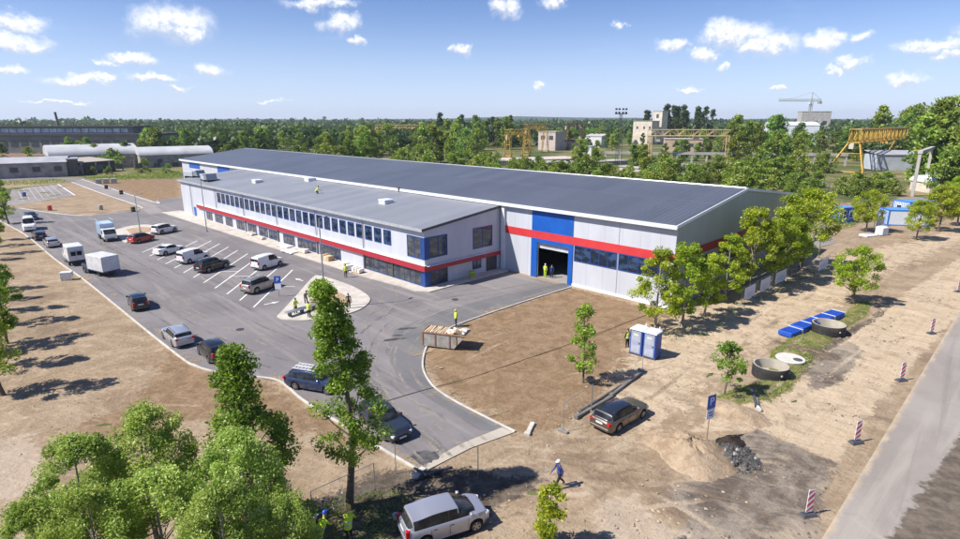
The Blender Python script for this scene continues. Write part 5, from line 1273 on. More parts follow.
# steel beam mast wires omitted; rubbish skip
def skip():
    p = G(447, 346); r = empty('rubbish_skip', p + (.03,), rad(-17), 'rusty tapered rubbish skip loaded with boards and white packaging', 'skip')
    L_, w, h = 3.9, 1.7, 1.35; s = plain('skip_steel', (.34,.32,.29), .7, .2, var=.25, scale=1.2, grime=.6); ru = plain('skip_rust', (.26,.14,.07), .8, var=.3)
    m = MB()
    prof = [(-L_/2, h), (-L_/2+.15, .15), (L_/2-1.0, .15), (L_/2, h)]
    m.loft([[(x, -w/2, z) for x, z in prof], [(x, -w/2+.06, z) for x, z in prof]]); m.loft([[(x, w/2-.06, z) for x, z in prof], [(x, w/2, z) for x, z in prof]])
    for (xa, za), (xb, zb) in zip(prof[:-1], prof[1:]): m.loft([[(xa,-w/2+.061,za),(xa,w/2-.061,za),(xa+.03,w/2-.061,za+.06),(xa+.03,-w/2+.061,za+.06)],[(xb,-w/2+.061,zb),(xb,w/2-.061,zb),(xb-.05,w/2-.061,zb+.06),(xb-.05,-w/2+.061,zb+.06)]])
    m.build('tub', s, r)
    for x in (-1.9, -.75, .55, 1.15):
        for ya, yb in ((-w/2-.05, -w/2-.001), (w/2+.001, w/2+.05)): m = MB(); m.box(x-.05, x+.05, ya, yb, .16 if x < 1 else .5, h-.08); m.build('rib', ru, r)
    m = MB(); m.box(-L_/2-.05, L_/2+.05, -w/2-.06, -w/2+.08, h+.001, h+.07); m.box(-L_/2-.05, L_/2+.05, w/2-.08, w/2+.06, h+.001, h+.07); m.box(-L_/2-.05, -L_/2+.06, -w/2+.081, w/2-.081, h+.001, h+.07); m.build('rim', ru, r)
    m = MB(); [m.box(-L_/2+.2, L_/2-1.1, y-.07, y+.07, 0, .148) for y in (-.55,.55)]; m.build('runner', ru, r)
    return p
sp_ = skip()
def onskip(x, y, z): c, s = math.cos(rad(-17)), math.sin(rad(-17)); return (sp_[0]+x*c-y*s, sp_[1]+x*s+y*c, z)
r = empty('board_pile', onskip(-.8, 0, 1.2), rad(-17), 'slatted wooden pallets and boards heaped in the skip', 'boards')
for k in range(9):
    m = MB(); m.box(-.98+k*.22, -.83+k*.22, -.78, .78, .18+.012*(k % 3), .24+.012*(k % 3), 0, Matrix.Rotation(.05*((k*7) % 3-1), 4, 'Z')); m.build('board', plain('fresh_timber', (.46,.32,.18), .8, var=.2) if k % 2 else plain('pale_board', (.52,.43,.34), .8, var=.15), r)
m = MB(); m.box(-.95, 1.0, -.6, .6, -.9, .165); m.build('filling', plain('debris_brown', (.22,.15,.09), .95, var=.3), r)
r = empty('packaging_heap', onskip(.95, 0, 1.2), rad(-17), 'crumpled white packaging heaped over the open end of the skip', 'packaging')
rs = np.random.RandomState(3); wp = plain('white_packaging', (.66,.61,.54), .8, var=.15)
for k in range(14):
    m = MB(); M_ = Matrix.Translation((rs.uniform(-.7,.75), rs.uniform(-.6,.6), .12+.2*rs.rand())) @ Matrix.Rotation(rs.rand()*3, 4, 'Z') @ Matrix.Rotation(rs.uniform(-.4,.4), 4, 'X') @ Matrix.Rotation(rs.uniform(-.3,.5), 4, 'Y')
    a = rs.uniform(.2,.5); m.bbox(-a, a, -a*.6, a*.6, -.06, .06+.12*rs.rand(), .03, 0, M_); m.build('wrapping', wp if k % 4 else plain('fresh_timber', (.46,.32,.18), .8), r)
# pallets, packs and boards along the office paving
def stack(px, rz, dims, mats_, lab, name='pallet_stack', z=.155, cat='pallet', n=3):
    r = empty(name, G(*px) + (z,), BROT+rz, lab, cat); a, b, c = dims
    m = MB()
    for k in range(3): m.box(-a/2, a/2, -b/2+k*(b-.1)/2, -b/2+.1+k*(b-.1)/2, 0, .1)
    m.box(-a/2, a/2, -b/2, b/2, .102, .13); m.build('pallet', plain('fresh_timber', (.46,.32,.18), .8), r)
    rs = random.Random(int(px[0]*7))
    for k in range(n):
        m = MB(); x = -a/2+a*k/n; hh = c*(.65+.35*rs.random()); m.bbox(x+.03, x+a/n-.02, -b/2+.05, b/2-.05, .132, .132+hh, .05); m.build('pack', mats_[k % len(mats_)], r)
bag = plain('cream_sack', (.62,.55,.42), .8, var=.12); foil = plain('white_foil', (.70,.70,.70), .4, var=.08); wood = plain('fresh_timber', (.46,.32,.18), .8)
stack((328, 261), .1, (1.7, 1.1, .75), [wood, bag], 'stack of sacks and timber on the paving below the ribbon windows, mid office')
stack((348, 270.5), -.2, (1.8, 1.0, .7), [bag, wood, foil], 'cream sacks on a pallet left of the glazed ground floor')
stack((358, 273.5), .2, (1.5, 1.0, .6), [foil, bag], 'white wrapped pack with a round end beside the glazed ground floor')
for px, lab, d in (((252, 236), 'yellowish sacks near the middle of the office paving', (1.4,1.0,.45)), ((262, 240), 'small dark timber pack on the office paving', (1.2,.8,.35)), ((238, 227), 'white packs by the blue door end of the office', (1.4,.9,.7)), ((304, 253.5), 'white and grey board stack beside the lamp post', (1.6,1.0,.55))):
    stack(px, .15, d, [bag, foil, wood], lab, n=2)
for px, lab in (((290, 253), 'flat white board sheets lying on the kerb side of the paving'), ((285, 247.5), 'dark grey board sheets lying behind the white ones')):
    r = empty('board_sheets', G(*px) + (.155,), BROT+.1, lab, 'boards')
    for k in range(3):
        m = MB(); m.box(-1.3, 1.3, -.65, .65, k*.06, k*.06+.055, 0, Matrix.Rotation(.07*k, 4, 'Z')); m.build('board', foil if 'white' in lab and k != 3 else GREY, r)
r = empty('cable_drum', G(472, 279) + (.155,), BROT, 'yellow green bin by the side wall window of the office', 'bin')
m = MB(); m.lathe([(.3,0),(.42,.75),(.44,.78)], 16); m.build('tub', plain('bin_yellow', (.40,.42,.06), .5), r, 40); m = MB(); m.lathe([(.45,.781),(.40,.86),(.05,.88)], 16); m.build('lid', plain('bin_yellow', (.40,.42,.06), .5), r, 40)
r = empty('stone_bench', G(305.5, 313) + (.14,), rad(52), 'grey steel bench lying across the parking island among three people', 'bench')
m = MB(); m.bbox(-2.2, 1.4, -.3, .3, .42, .52, .02); m.build('seat', GREY, r)
for x in (-1.8, -.4, 1.0): m = MB(); m.box(x-.06, x+.06, -.28, .28, 0, .418); m.build('leg', DKGREY, r)
# lamp posts
def lamp(px, top, lab, lean=0.0, arm=.9, hd=0.0, z=.0, double=False):
    h = HGT(px, top); r = empty('lamp_post', G(*px) + (z,), hd, lab, 'lamp post')
    m = MB(); m.tube([(0,0,-.1),(0,0,.8),(0,0,h)], [.11,.09,.055], 10); m.build('pole', POLE, r, 50)
    m = MB(); m.bbox(-.16, .16, -.16, .16, -.02, .2, .03); m.build('base', GREY, r)
    for s in ((1, -1) if double else (1,)):
        m = MB(); m.tube([(0,0,h-.05),(s*arm*.5,0,h+.1),(s*arm,0,h+.12)], .035, 6); a_ = m.build('arm', POLE, r)
        m = MB(); m.bbox(s*arm-.1, s*arm+.5, -.12, .12, h+.06, h+.17, .03) if s > 0 else m.bbox(-arm-.5, -arm+.1, -.12, .12, h+.06, h+.17, .03); m.build('lamp_head', GREY, a_)
lamp((325.5, 309), 220, 'tall slim grey lamp post rising from the parking island', hd=rad(60), z=.14)
lamp((140.5, 233), 196, 'slim grey lamp post on the small far island', hd=rad(60), z=.14)
lamp((818, 258), 183, 'grey lamp post beside the paved pad, right of the hall', hd=rad(200))
lamp((838, 226), 200, 'short lamp post beside the blue cabin', hd=rad(160))
lamp((207, 232), 176, 'thin grey post in front of the blank white office end', hd=rad(45), z=.05, arm=.5)
# site cabins
cabb = plain('cabin_blue', (.012,.15,.52), .45, var=.12, scale=.8); cabw = plain('cabin_white', (.62,.66,.72), .5, var=.06)
def cabin(pa, pb, dp, h, lab, wins, mt=cabb, side=None):
    a, b = Vector(G(*pa)), Vector(G(*pb)); L_ = (b-a).length; r = empty('site_cabin', (a.x, a.y, .03), math.atan2((b-a).y, (b-a).x), lab, 'site cabin', 'blue site cabins')
    m = MB(); m.box(.05, L_-.05, .05, dp-.05, .1, h-.1); m.build('wall', side or mt, r)
    m = MB()
    for x in (0, L_-.16):
        for y in (0, dp-.16): m.box(x, x+.16, y, y+.16, 0, h)
    for z in (.0, h-.18): m.box(.161, L_-.161, 0, .12, z, z+.18); m.box(.161, L_-.161, dp-.12, dp, z, z+.18); m.box(0, .12, .161, dp-.161, z, z+.18); m.box(L_-.12, L_, .161, dp-.161, z, z+.18)
    m.build('frame', mt, r)
    m = MB(); m.box(.12, L_-.12, .12, dp-.12, h-.099, h-.02); m.build('roof', plain('cabin_roof', (.10,.27,.56), .5, var=.1), r)
    m = MB()
    for k in range(int(L_/.35)): m.box(.3+k*.35, .42+k*.35, .025, .05, .25, h-.25)
    m.build('corrugation', mt, r)
    for x0, x1, z0, z1 in wins: 
        f = MB(); f.box(x0-.1, x1+.1, -.03, .0245, z0-.1, z1+.1); f = f.build('window', SIGNW, r); g = MB(); g.box(x0, x1, -.04, -.031, z0, z1); g.build('pane', GLASS, f)
cabin((838.5, 224), (853, 223), 2.5, 3.0, 'blue steel cabin with two white panels standing alone beside the tree', [(.9,1.5,1.0,2.3),(2.4,3.0,1.0,2.3)])
cabin((877, 222), (887, 225.5), 7.0, 2.9, 'blue cabin with white end and one dark window, front of the pair', [(.9,2.0,1.1,2.1)], side=cabw)
cabin((891, 214), (908, 217), 7.0, 3.0, 'blue roofed cabin behind the one with the white end', [(1,2,1.1,2.1)], side=cabw)
r = empty('sheet_pile', G(868, 236) + (.03,), .3, 'white sheet pile lying on earth before the site huts', 'sheet pile')
m = MB(); m.bbox(-1.3, 1.3, -.8, .8, 0, .3, .12); m.build('cover', SIGNW, r, 40); m = MB(); m.box(-1.3, 1.3, -.05, .05, .302, .33); m.build('strap', DKGREY, r)
r = empty('tank', G(881, 235) + (.03,), .3, 'pale covered tank standing beside the fence and white ended cabin', 'tank')
m = MB(); m.bbox(-.8, .8, -.7, .7, .1, 1.5, .2); m.build('shell', cabw, r, 40); m = MB(); [m.box(-.8, .8, y-.05, y+.05, 0, .099) for y in (-.5, .5)]; m.build('foot', DKGREY, r)
# wooden blocks on the far field, red barrel, poles at the lane
r = empty('block_group', G(106, 183.5) + (0,), .5, 'three pale concrete blocks standing on the brown field', 'concrete blocks', None)
for k in range(3): m = MB(); m.bbox(-2.6+k*2.0, -1.1+k*2.0, -.8, .8, -.1, 1.5, .05); m.build('block', slab, r)
def barrel(px, mt, lab):
    r = empty('barrel', G(*px) + (.0,), 0, lab, 'barrel'); m = MB(); m.lathe([(.4,0),(.45,.1),(.45,.5),(.45,1.0),(.4,1.1),(.05,1.1)], 16); m.build('drum', mt, r, 40); m = MB(); m.lathe([(.47,.5),(.47,.56)], 16, cap=False); m.build('hoop', GREY, r)
barrel((50, 210.5), plain('barrel_red', (.6,.05,.03), .5), 'red barrel on the earth island at the far end'); barrel((24.5, 196.5), plain('barrel_blue', (.05,.10,.25), .5), 'dark blue barrel in the far car park'); barrel((101, 210), CONC, 'grey concrete bin on the far earth island'); barrel((106.5, 189), BLACK, 'dark bollard at the lane edge farther from the office'); barrel((121.5, 194.5), BLACK, 'dark bollard at the lane edge nearer the office'); barrel((133.5, 212), plain('dark_shrub_tub', (.05,.06,.03), .9), 'dark green tub on the tip of the far island')
# ---------------------------------------------------------------- cranes
YEL = plain('crane_yellow', (.50,.31,.055), .6, var=.2, scale=.5, grime=.35)
YELP = plain('faded_crane_yellow', (.46,.35,.17), .7, var=.2, scale=.5, grime=.3)
def gantry(pa, pb, h, lab, mt, bd=2.2, bw=2.6, spread=6.0, over=5.0, leg2=True, name='gantry_crane', splay=(0, 0)):
    a, b = Vector(pa), Vector(pb); L_ = (b-a).length; r = empty(name, (a.x, a.y, 0), math.atan2((b-a).y, (b-a).x), lab, 'gantry crane')
    g = MB(); zs = (h-bd, h); x0, x1 = -over, L_+over
    for y in (-bw/2, bw/2):
        for z in zs: g.tube([(x0,y,z),(x1,y,z)], .12+.035*bd, 5)
        n_ = max(6, int((x1-x0)/3.0)); 
        for k in range(n_):
            xa, xb = x0+(x1-x0)*k/n_, x0+(x1-x0)*(k+1)/n_
            g.tube([(xa,y,zs[k % 2]),(xb,y,zs[(k+1) % 2])], .06+.022*bd, 4); g.tube([(xa,y,zs[0]),(xa,y,zs[1])], .09, 4)
    n_ = max(6, int((x1-x0)/2.2))
    for k in range(n_+1):
        x = x0+(x1-x0)*k/n_
        for z in zs: g.tube([(x,-bw/2,z),(x,bw/2,z)], .09, 4)
    g.build('girder', mt, r)
    for x, sp2 in ((0, splay[0]), (L_, splay[1])):
        lg = MB()
        for s in (-1, 1):
            A0, A1 = Vector((x, s*bw/2, h-bd)), Vector((x+sp2, s*spread/2, .3))
            for e in (-.45, .45):
                lg.tube([A0+Vector((e*1.6,0,0)), A1+Vector((e,0,0))], .10+.04*bd, 5)
            for k in range(8):
                t0, t1 = k/8, (k+1)/8; p0 = A0.lerp(A1, t0); p1 = A0.lerp(A1, t1); e = .45 if k % 2 else -.45
                lg.tube([p0+Vector((e,0,0)), p1+Vector((-e,0,0))], .09, 4)
        lg.tube([(x+sp2,-spread/2,.5),(x+sp2,spread/2,.5)], .25, 5); lg.tube([(x+sp2*.5,-spread*.3,h*.45),(x+sp2*.5,spread*.3,h*.45)], .14, 5)
        lg.build('leg', mt, r)
        m = MB(); [m.bbox(x+sp2-.5, x+sp2+.5, s*spread/2-1.1, s*spread/2+1.1, -.3, .29, .05) for s in (-1, 1)]; m.build('bogie', DKGREY, r)
    m = MB(); m.bbox(L_*.6-1.2, L_*.6+1.2, -bw*.4, bw*.4, h-bd-1.3, h-bd-.22, .1); m.build('trolley', mt, r)
    m = MB(); m.bbox(L_*.12-1, L_*.12+1, bw/2+.3, bw/2+2.0, h-bd-2.6, h-bd-.2, .08); m.build('cab', plain('cab_cream', (.5,.47,.38), .6, var=.1), r)
    return r
gantry(G(648, 164), G(724, 164.5), 14.8, 'yellow lattice gantry crane in front of the square cream tower', YELP, 2.6, 2.4, 5.5, 1.0)
gantry(G(850, 172), G(897, 163), 15.6, 'bright yellow gantry crane with splayed lattice legs above the site huts', YEL, 4.8, 3.6, 12, 1.5, splay=(-7, 1.5))
gantry(G(378, 150), G(432, 150), 15.8, 'long low yellow gantry beam among trees far behind the hall', YEL, 1.8, 2.2, 5, 1.0)
gantry(G(508, 157), G(526, 156), 14, 'rusty yellow gantry frame left of the pale brick ruin, left hand one', YEL, 2.6, 2.4, 5, 1.5)
gantry(G(527, 153), G(545, 152), 16.5, 'rusty yellow gantry frame whose beam ends over the pale brick ruin', YEL, 2.6, 2.4, 5, 1.5)
gantry(G(566, 149), G(582, 148.5), 17, 'short rusty gantry beam right of the pale brick ruin', rust, 1.8, 2.0, 4, 1.0)
def light_mast(px, top, lab):
    h = HGT(px, top); r = empty('light_mast', G(*px) + (0,), .3, lab, 'light mast'); m = MB()
    for x, y in ((-.8,-.8),(.8,-.8),(.8,.8),(-.8,.8)): m.tube([(x*1.3,y*1.3,-.3),(x*.5,y*.5,h-1.5)], .08, 4)
    for k in range(9):
        z = h*k/9.5; q = 1.04-.6*k/9.5; 
        for i in range(4):
            c_ = ((-q,-q),(q,-q),(q,q),(-q,q)); m.tube([c_[i]+(z,), (c_[(i+1)%4][0]*.94, c_[(i+1)%4][1]*.94, z+h/9.5)], .04, 4)
    m.build('mast', DKGREY, r); m = MB()
    for x in (-2.4,-.9,.9,2.4):
        for z in (0,1.5): m.bbox(x-.42, x+.42, -.3, .3, h-1.5+z, h-.75+z, .08)
    m.tube([(-3,0,h-1.6),(3,0,h-1.6)], .12, 4); m.build('floodlight', DKGREY, r)
light_mast((618, 165), 110, 'dark floodlight mast left of the square cream tower')
def tower_crane():
    px = (806, 140); h = HGT(px, 101); p = G(*px); r = empty('tower_crane', p + (0,), rad(4), 'thin tower crane with long jib on the right horizon', 'tower crane'); ck = plain('crane_grey', (.30,.29,.25), .6)
    m = MB(); 
    for x, y in ((-1,-1),(1,-1),(1,1),(-1,1)): m.tube([(x,y,-.5),(x,y,h)], .28, 4)
    for k in range(16): z = h*k/16; m.tube([(-1,-1,z),(1,-1,z+h/16)], .16, 4); m.tube([(1,1,z),(-1,1,z+h/16)], .16, 4)
    m.build('tower', ck, r); m = MB(); jl = 33
    m.tube([(-jl,0,h),(10,0,h)], .35, 4); m.tube([(-jl,0,h+1.6),(10,0,h+1.6)], .22, 4)
    for k in range(20): x = -jl+43*k/20; m.tube([(x,0,h),(x+43/20,0,h+1.6)], .14, 4)
    m.build('jib', ck, r); m = MB(); m.tube([(0,0,h),(0,0,h+8)], .4, 4); m.tube([(0,0,h+8),(-jl*.7,0,h+1.6)], .12, 4); m.tube([(0,0,h+8),(9,0,h+1.6)], .12, 4); m.build('apex', ck, r)
    m = MB(); m.bbox(7, 10, -1.2, 1.2, h-2.6, h-.36, .1); m.build('counterweight', slab, r); m = MB(); m.bbox(-2.6, -.6, -1.6, .2, h-2.6, h-.4, .1); m.build('cab', cabw, r)
tower_crane()
# ---------------------------------------------------------------- trees
def leaf_material(name, a, b, trans=.35, rnd=.25, hue=.04):
    a = tuple(q*1.12 for q in a); b = tuple(q*1.12 for q in b)
    m, nt, out = newmat(name); n = N(nt); 
    t = n.attr('tint'); oi = n.new('ShaderNodeObjectInfo').outputs['Random']
    c = n.mix(t, a, b)
    hs = n.new('ShaderNodeHueSaturation'); n.L(c, hs.inputs['Color'])
    n.L(n.math('MULTIPLY_ADD', oi, hue, .5-hue/2), hs.inputs['Hue']); n.L(n.math('MULTIPLY_ADD', n.math('FRACT', n.math('MULTIPLY', oi, 7.31)), rnd*2, 1-rnd), hs.inputs['Value'])
    d = n.new('ShaderNodeBsdfDiffuse'); n.L(hs.outputs[0], d.inputs[0])
    tr = n.new('ShaderNodeBsdfTranslucent'); n.L(n.mix(1.0, hs.outputs[0], (1.0,1.0,.55,1), 'MULTIPLY'), tr.inputs[0])
    g = n.new('ShaderNodeBsdfGlossy'); g.inputs['Roughness'].default_value = .45; g.inputs[0].default_value = (1,1,1,1)
    m1 = n.new('ShaderNodeMixShader'); m1.inputs[0].default_value = trans; n.L(d.outputs[0], m1.inputs[1]); n.L(tr.outputs[0], m1.inputs[2])
    m2 = n.new('ShaderNodeMixShader'); m2.inputs[0].default_value = .025; n.L(m1.outputs[0], m2.inputs[1]); n.L(g.outputs[0], m2.inputs[2])
    n.L(m2.outputs[0], out.inputs[0]); return m
L_STREET = leaf_material('leaf_street', (.125,.20,.018), (.30,.40,.045), .47, .15)
L_WILLOW = leaf_material('leaf_willow', (.19,.285,.045), (.42,.51,.13), .45, .12, .018)
L_DARK = leaf_material('leaf_dark', (.105,.19,.018), (.25,.37,.045), .46, .10, .006)
L_LIME = leaf_material('leaf_lime', (.22,.305,.018), (.45,.52,.045), .50, .12, .03)
L_WOOD = leaf_material('leaf_wood', (.095,.165,.028), (.27,.36,.06), .42, .38, .06)
L_BUSH = leaf_material('leaf_bush', (.13,.20,.03), (.27,.33,.055), .40, .3)
L_FAR = leaf_material('leaf_far', (.05,.09,.03), (.15,.205,.055), .35, .3)
L_PINE = leaf_material('leaf_pine', (.035,.065,.022), (.08,.115,.036), .25, .25)
BARK = plain('bark', (.12,.095,.07), .95, var=.3, scale=4); BARKP = plain('pale_bark', (.25,.22,.18), .95, var=.25, scale=4)
def leaves(name, C, size, rs, tint, aspect=.5, up=.5):
    n = len(C); nr = rs.normal(size=(n, 3)); nr[:, 2] += up; nr /= np.linalg.norm(nr, axis=1)[:, None]
    t = rs.normal(size=(n, 3)); t -= (t*nr).sum(1)[:, None]*nr; t /= np.linalg.norm(t, axis=1)[:, None]; b = np.cross(nr, t)
    s = (size*(.6+.8*rs.rand(n)))[:, None]
    V = np.stack([C - t*s*.5, C + b*s*aspect*.5 - t*s*.05 - nr*s*.06, C + t*s*.5, C - b*s*aspect*.5 - t*s*.05 - nr*s*.06], 1).reshape(-1, 3)
    me = bpy.data.meshes.new(name); me.vertices.add(4*n); me.vertices.foreach_set('co', V.astype(np.float32).ravel())
    me.loops.add(4*n); me.loops.foreach_set('vertex_index', np.arange(4*n, dtype=np.int32)); me.polygons.add(n); me.polygons.foreach_set('loop_start', np.arange(0, 4*n, 4, dtype=np.int32))
    a = me.attributes.new('tint', 'FLOAT', 'FACE'); a.data.foreach_set('value', np.clip(tint, 0, 1).astype(np.float32)); me.update(calc_edges=True); return me
def tree_meshes(seed, h, c0, prof, ncl, clr, nleaf, lsize, tr, lean=0.0, forks=1, up=.9, flat=.8, shell=.08):
    """trunk with limbs + crown of leaf clumps; prof(t) = crown radius at t (0 bottom of crown, 1 top)"""
    rs = np.random.RandomState(seed); tb = MB()
    bend = rs.normal(size=2)*h*.02
    def axis(z): t = z/h; return np.array([lean*h*t*t + bend[0]*math.sin(t*3.5), bend[1]*math.sin(t*2.7), z])
    tops = []
    tb.tube([tuple(axis(z)) for z in np.linspace(-.3, h*.93, 9)], [max(.012, tr*(1-.93*k/8)**.8*(1.35 if k == 0 else 1)) for k in range(9)], 8)
    CC = []
    for k in range(ncl):
        t = (k+.5)/ncl if ncl < 8 else rs.rand()**.9; R_ = prof(t)
        a = rs.rand()*6.283; q = R_*math.sqrt(rs.uniform(shell, 1.0)); z = h*(c0+(1-c0)*t)
        z = min(z, h-clr*.5); ax = axis(min(z, h)); c = np.array([ax[0]+q*math.cos(a), ax[1]+q*math.sin(a), z]); CC.append(c)
        if q > .25*R_ and (ncl < 60 or k % 2 == 0):
            zs = max(h*c0*.8, z-q*rs.uniform(.5, 1.0)); s = axis(zs); r0 = max(.012, tr*(1-zs/h)*.42)
            mid = s*.5+c*.5+np.array([0, 0, -.06*q]); tb.tube([tuple(s), tuple(mid), tuple(c)], [r0, r0*.6, r0*.2], 5)
    CC = np.array(CC); per = max(1, nleaf//len(CC)); P = []; T = []
    for c in CC:
        sz = clr*rs.uniform(.6, 1.25); d = rs.normal(size=(per, 3)); d /= np.linalg.norm(d, axis=1)[:, None]
        P.append(c + d*(rs.rand(per)[:, None]**.45)*sz*np.array([1, 1, flat])); T.append(np.full(per, rs.rand()) + rs.normal(size=per)*.22)
    return tb, leaves('crown', np.concatenate(P), lsize, rs, np.concatenate(T), up=up)
class Kind:
    def __init__(s, leafm, bark, *a, **k):
        s.tb, s.cr = tree_meshes(*a, **k); s.cr.materials.append(leafm); s.tm = None; s.bark = bark
    def place(s, loc, sc_, rz, name, lab, cat='tree', group=None, szz=None):
        r = empty(name, loc if len(loc) == 3 else (loc[0], loc[1], 0), rz, lab, cat, group); r.scale = (sc_, sc_, szz or sc_)
        if s.tm is None: s.tm = s.tb.build('trunk', s.bark, r, 60).data
        else: link(bpy.data.objects.new('trunk', s.tm), r)
        link(bpy.data.objects.new('crown', s.cr), r); return r
# foreground -------------------------------------------------
col = lambda t: 1.85*(1-.84*max(0, t-.22)/.78)*(.4+.6*min(1, t/.2))
k1 = Kind(L_STREET, BARK, 11, 12.0, .24, lambda t: col(t), 110, .46, 21000, .15, .20, lean=-.035, shell=.12)
k1.place(G(349, 508), 1.0, .3, 'street_tree', 'tall narrow leafy tree by the drive end with bare lower trunk')
dk = lambda t: (3.1*(1-t)**.9+.08)*(.7+.3*min(1, t/.1))
k2 = Kind(L_DARK, BARK, 23, 10.1, .12, dk, 100, .55, 19000, .16, .2, lean=.0, shell=.12)
k2.place((-10.2, 21.6, 0), 1.0, 1.0, 'street_tree', 'darker green pointed tree rising behind the pale leafy shrubs')
wl = lambda t: 1.95*math.sqrt(max(0, 1-(2*t-.85)**2*.8))
kw = [Kind(L_WILLOW, BARKP, 31+i, 7.6, .38, wl, 80, .47, 30000, .11, .14, up=1.1, shell=.25, flat=.95) for i in range(3)]
for i, (u, v, Y, R_, lab) in enumerate(((80,482,18.3,1.75,'pale green willowy tree at the left shoulder of the foreground clump'), (146,458,20.0,2.0,'pale green willowy tree at the top of the foreground clump'), (152,522,16.8,1.8,'pale green willowy tree at the bottom edge below the topmost one'), (34,538,16.8,1.4,'pale green willowy tree at the bottom left end of the clump'), (237,474,18.3,1.75,'pale green willowy tree in front of the dark pointed tree'), (284,528,16.8,1.25,'small pale green willowy tree at the right end of the clump, beside the trio'), (222,530,15.8,1.6,'pale green willowy tree at the bottom edge, right of the middle'), (95,528,16.2,1.5,'pale green willowy tree at the bottom edge, left of the middle'))):
    a, b, d_ = ray(u, v); t = Y/b; zc = CAMH+d_*t; hh = zc+R_*1.0
    kw[i % 3].place((a*t, Y, 0), R_/1.95, i*1.3, 'willow_tree', lab, szz=hh/7.6)
ks = Kind(L_LIME, BARK, 41, 3.0, .15, lambda t:   .75*(1-.5*t), 34, .27, 3400, .15, .05, up=.2)
ks.place(G(549, 552), 1.12, .2, 'sapling', 'bright green leafy sapling at the bottom edge below the striding person')
# young trees on the site
ky = Kind(L_STREET, BARK, 51, 6.0, .16, lambda t: 1.35*(1-.72*t)*(.4+.6*min(1, t/.2)), 40, .40, 3600, .18, .09, lean=.05)
ky.place(G(583, 383), 1.0, 2.0, 'young_tree', 'slender young tree on bare earth left of the portable toilets')
round_ = lambda t: 2.3*math.sqrt(max(.05, 1-(2*t-.9)**2*.85))
kr = [Kind(L_LIME, BARK, 61+i, 6.5, .28, round_, 70, .58, 12000, .19, .13) for i in range(3)]
kr[0].place(G(853, 304), .96, 0, 'young_tree', 'round lime green young tree behind the blue crates')
k9 = Kind(L_STREET, BARK, 67, 4.2, .32, lambda t: 1.15*math.sqrt(max(.05, 1-(2*t-.8)**2*.9)), 32, .34, 2600, .17, .07)
k9.place(G(724, 396), 1.0, 0, 'young_tree', 'small young tree left of the nearest concrete ring')
loose = lambda t: 2.4*(1-.55*abs(2*t-.7))
kl = [Kind(L_LIME, BARKP, 71+i, 8.0, .20, loose, 64, .52, 9500, .21, .14, shell=.2) for i in range(3)]
for i, (px, s, lab) in enumerate((((655, 331), .98, 'loose lime green tree behind the portable toilets'), ((682, 327), 1.02, 'lime green tree right of the portable toilets with trunk in shade'), ((704, 316), .80, 'lime green tree between the toilets and the banner fence'), ((725, 302), .92, 'forked lime green tree left of the banner fence'), ((748, 292), 1.22, 'tallest lime green tree behind the banner fence at the hall side'), ((772, 284), 1.15, 'lime green tree above the far banner panels'))):
    kl[i % 3].place(G(*px), s, i*1.9, 'lime_tree', lab)
kr[1].place(G(800, 269), 1.62, 0, 'lime_tree', 'dense green tree at the far corner of the hall side', szz=1.6)
kr[2].place(G(786, 277), 1.15, 1, 'lime_tree', 'green tree between the banner fence and the dense corner tree')
for i, (px, s, lab) in enumerate((((866, 232), 1.12, 'round lime green tree between the lone cabin and the pair of cabins'), ((916, 240), 1.0, 'round green tree at the sandy lane, right of the cabins'), ((938, 232), 1.25, 'round green tree behind the one at the sandy lane'), ((957, 226), 1.2, 'green tree cut by the right edge above the lane'), ((955, 215), 1.2, 'green tree at the right edge before the white tent roof'))):
    kr[i % 3].place(G(*px), s, i*2.1, 'maple_tree', lab)
# row outside the left edge and the visible one beside the far van
kt = [Kind(L_STREET, BARK, 81+i, 7.5, .22, lambda t: 1.9*(1-.6*abs(2*t-.7)), 45, .5, 5200, .2, .14) for i in range(2)]
kt[0].place(G(9, 224), 1.12, 0, 'street_tree', 'tree with bare trunk standing alone left of the white delivery van')
tips = [(102,383),(70,360),(73,337),(65,320),(54,308),(32,298),(36,287),(14,259),(33,252),(26,245),(31,239)]
tl = ('nearest the camera', 'second from the camera', 'third from the camera', 'fourth from the camera', 'fifth from the camera', 'sixth from the camera', 'seventh from the camera', 'eighth from the camera', 'third from the far end', 'second from the far end', 'at its far end')
for i, t in enumerate(tips):
    x, y = G(*t); s = (1.08, .95, .9, .9, .9, .8, .85, .8, .85, .8, .85)[i]; Ls = 7.5*s*.87-.9
    kt[i % 2].place((x-Ls*.95, y-Ls*.31, 0), s, i*1.1, 'street_tree', 'leafy tree of the left edge row, the one ' + tl[i], group='row of trees along the left edge')
kt[0].place(G(-14, 352), .9, 2, 'street_tree', 'bright leafy tree cut by the left edge at mid height')
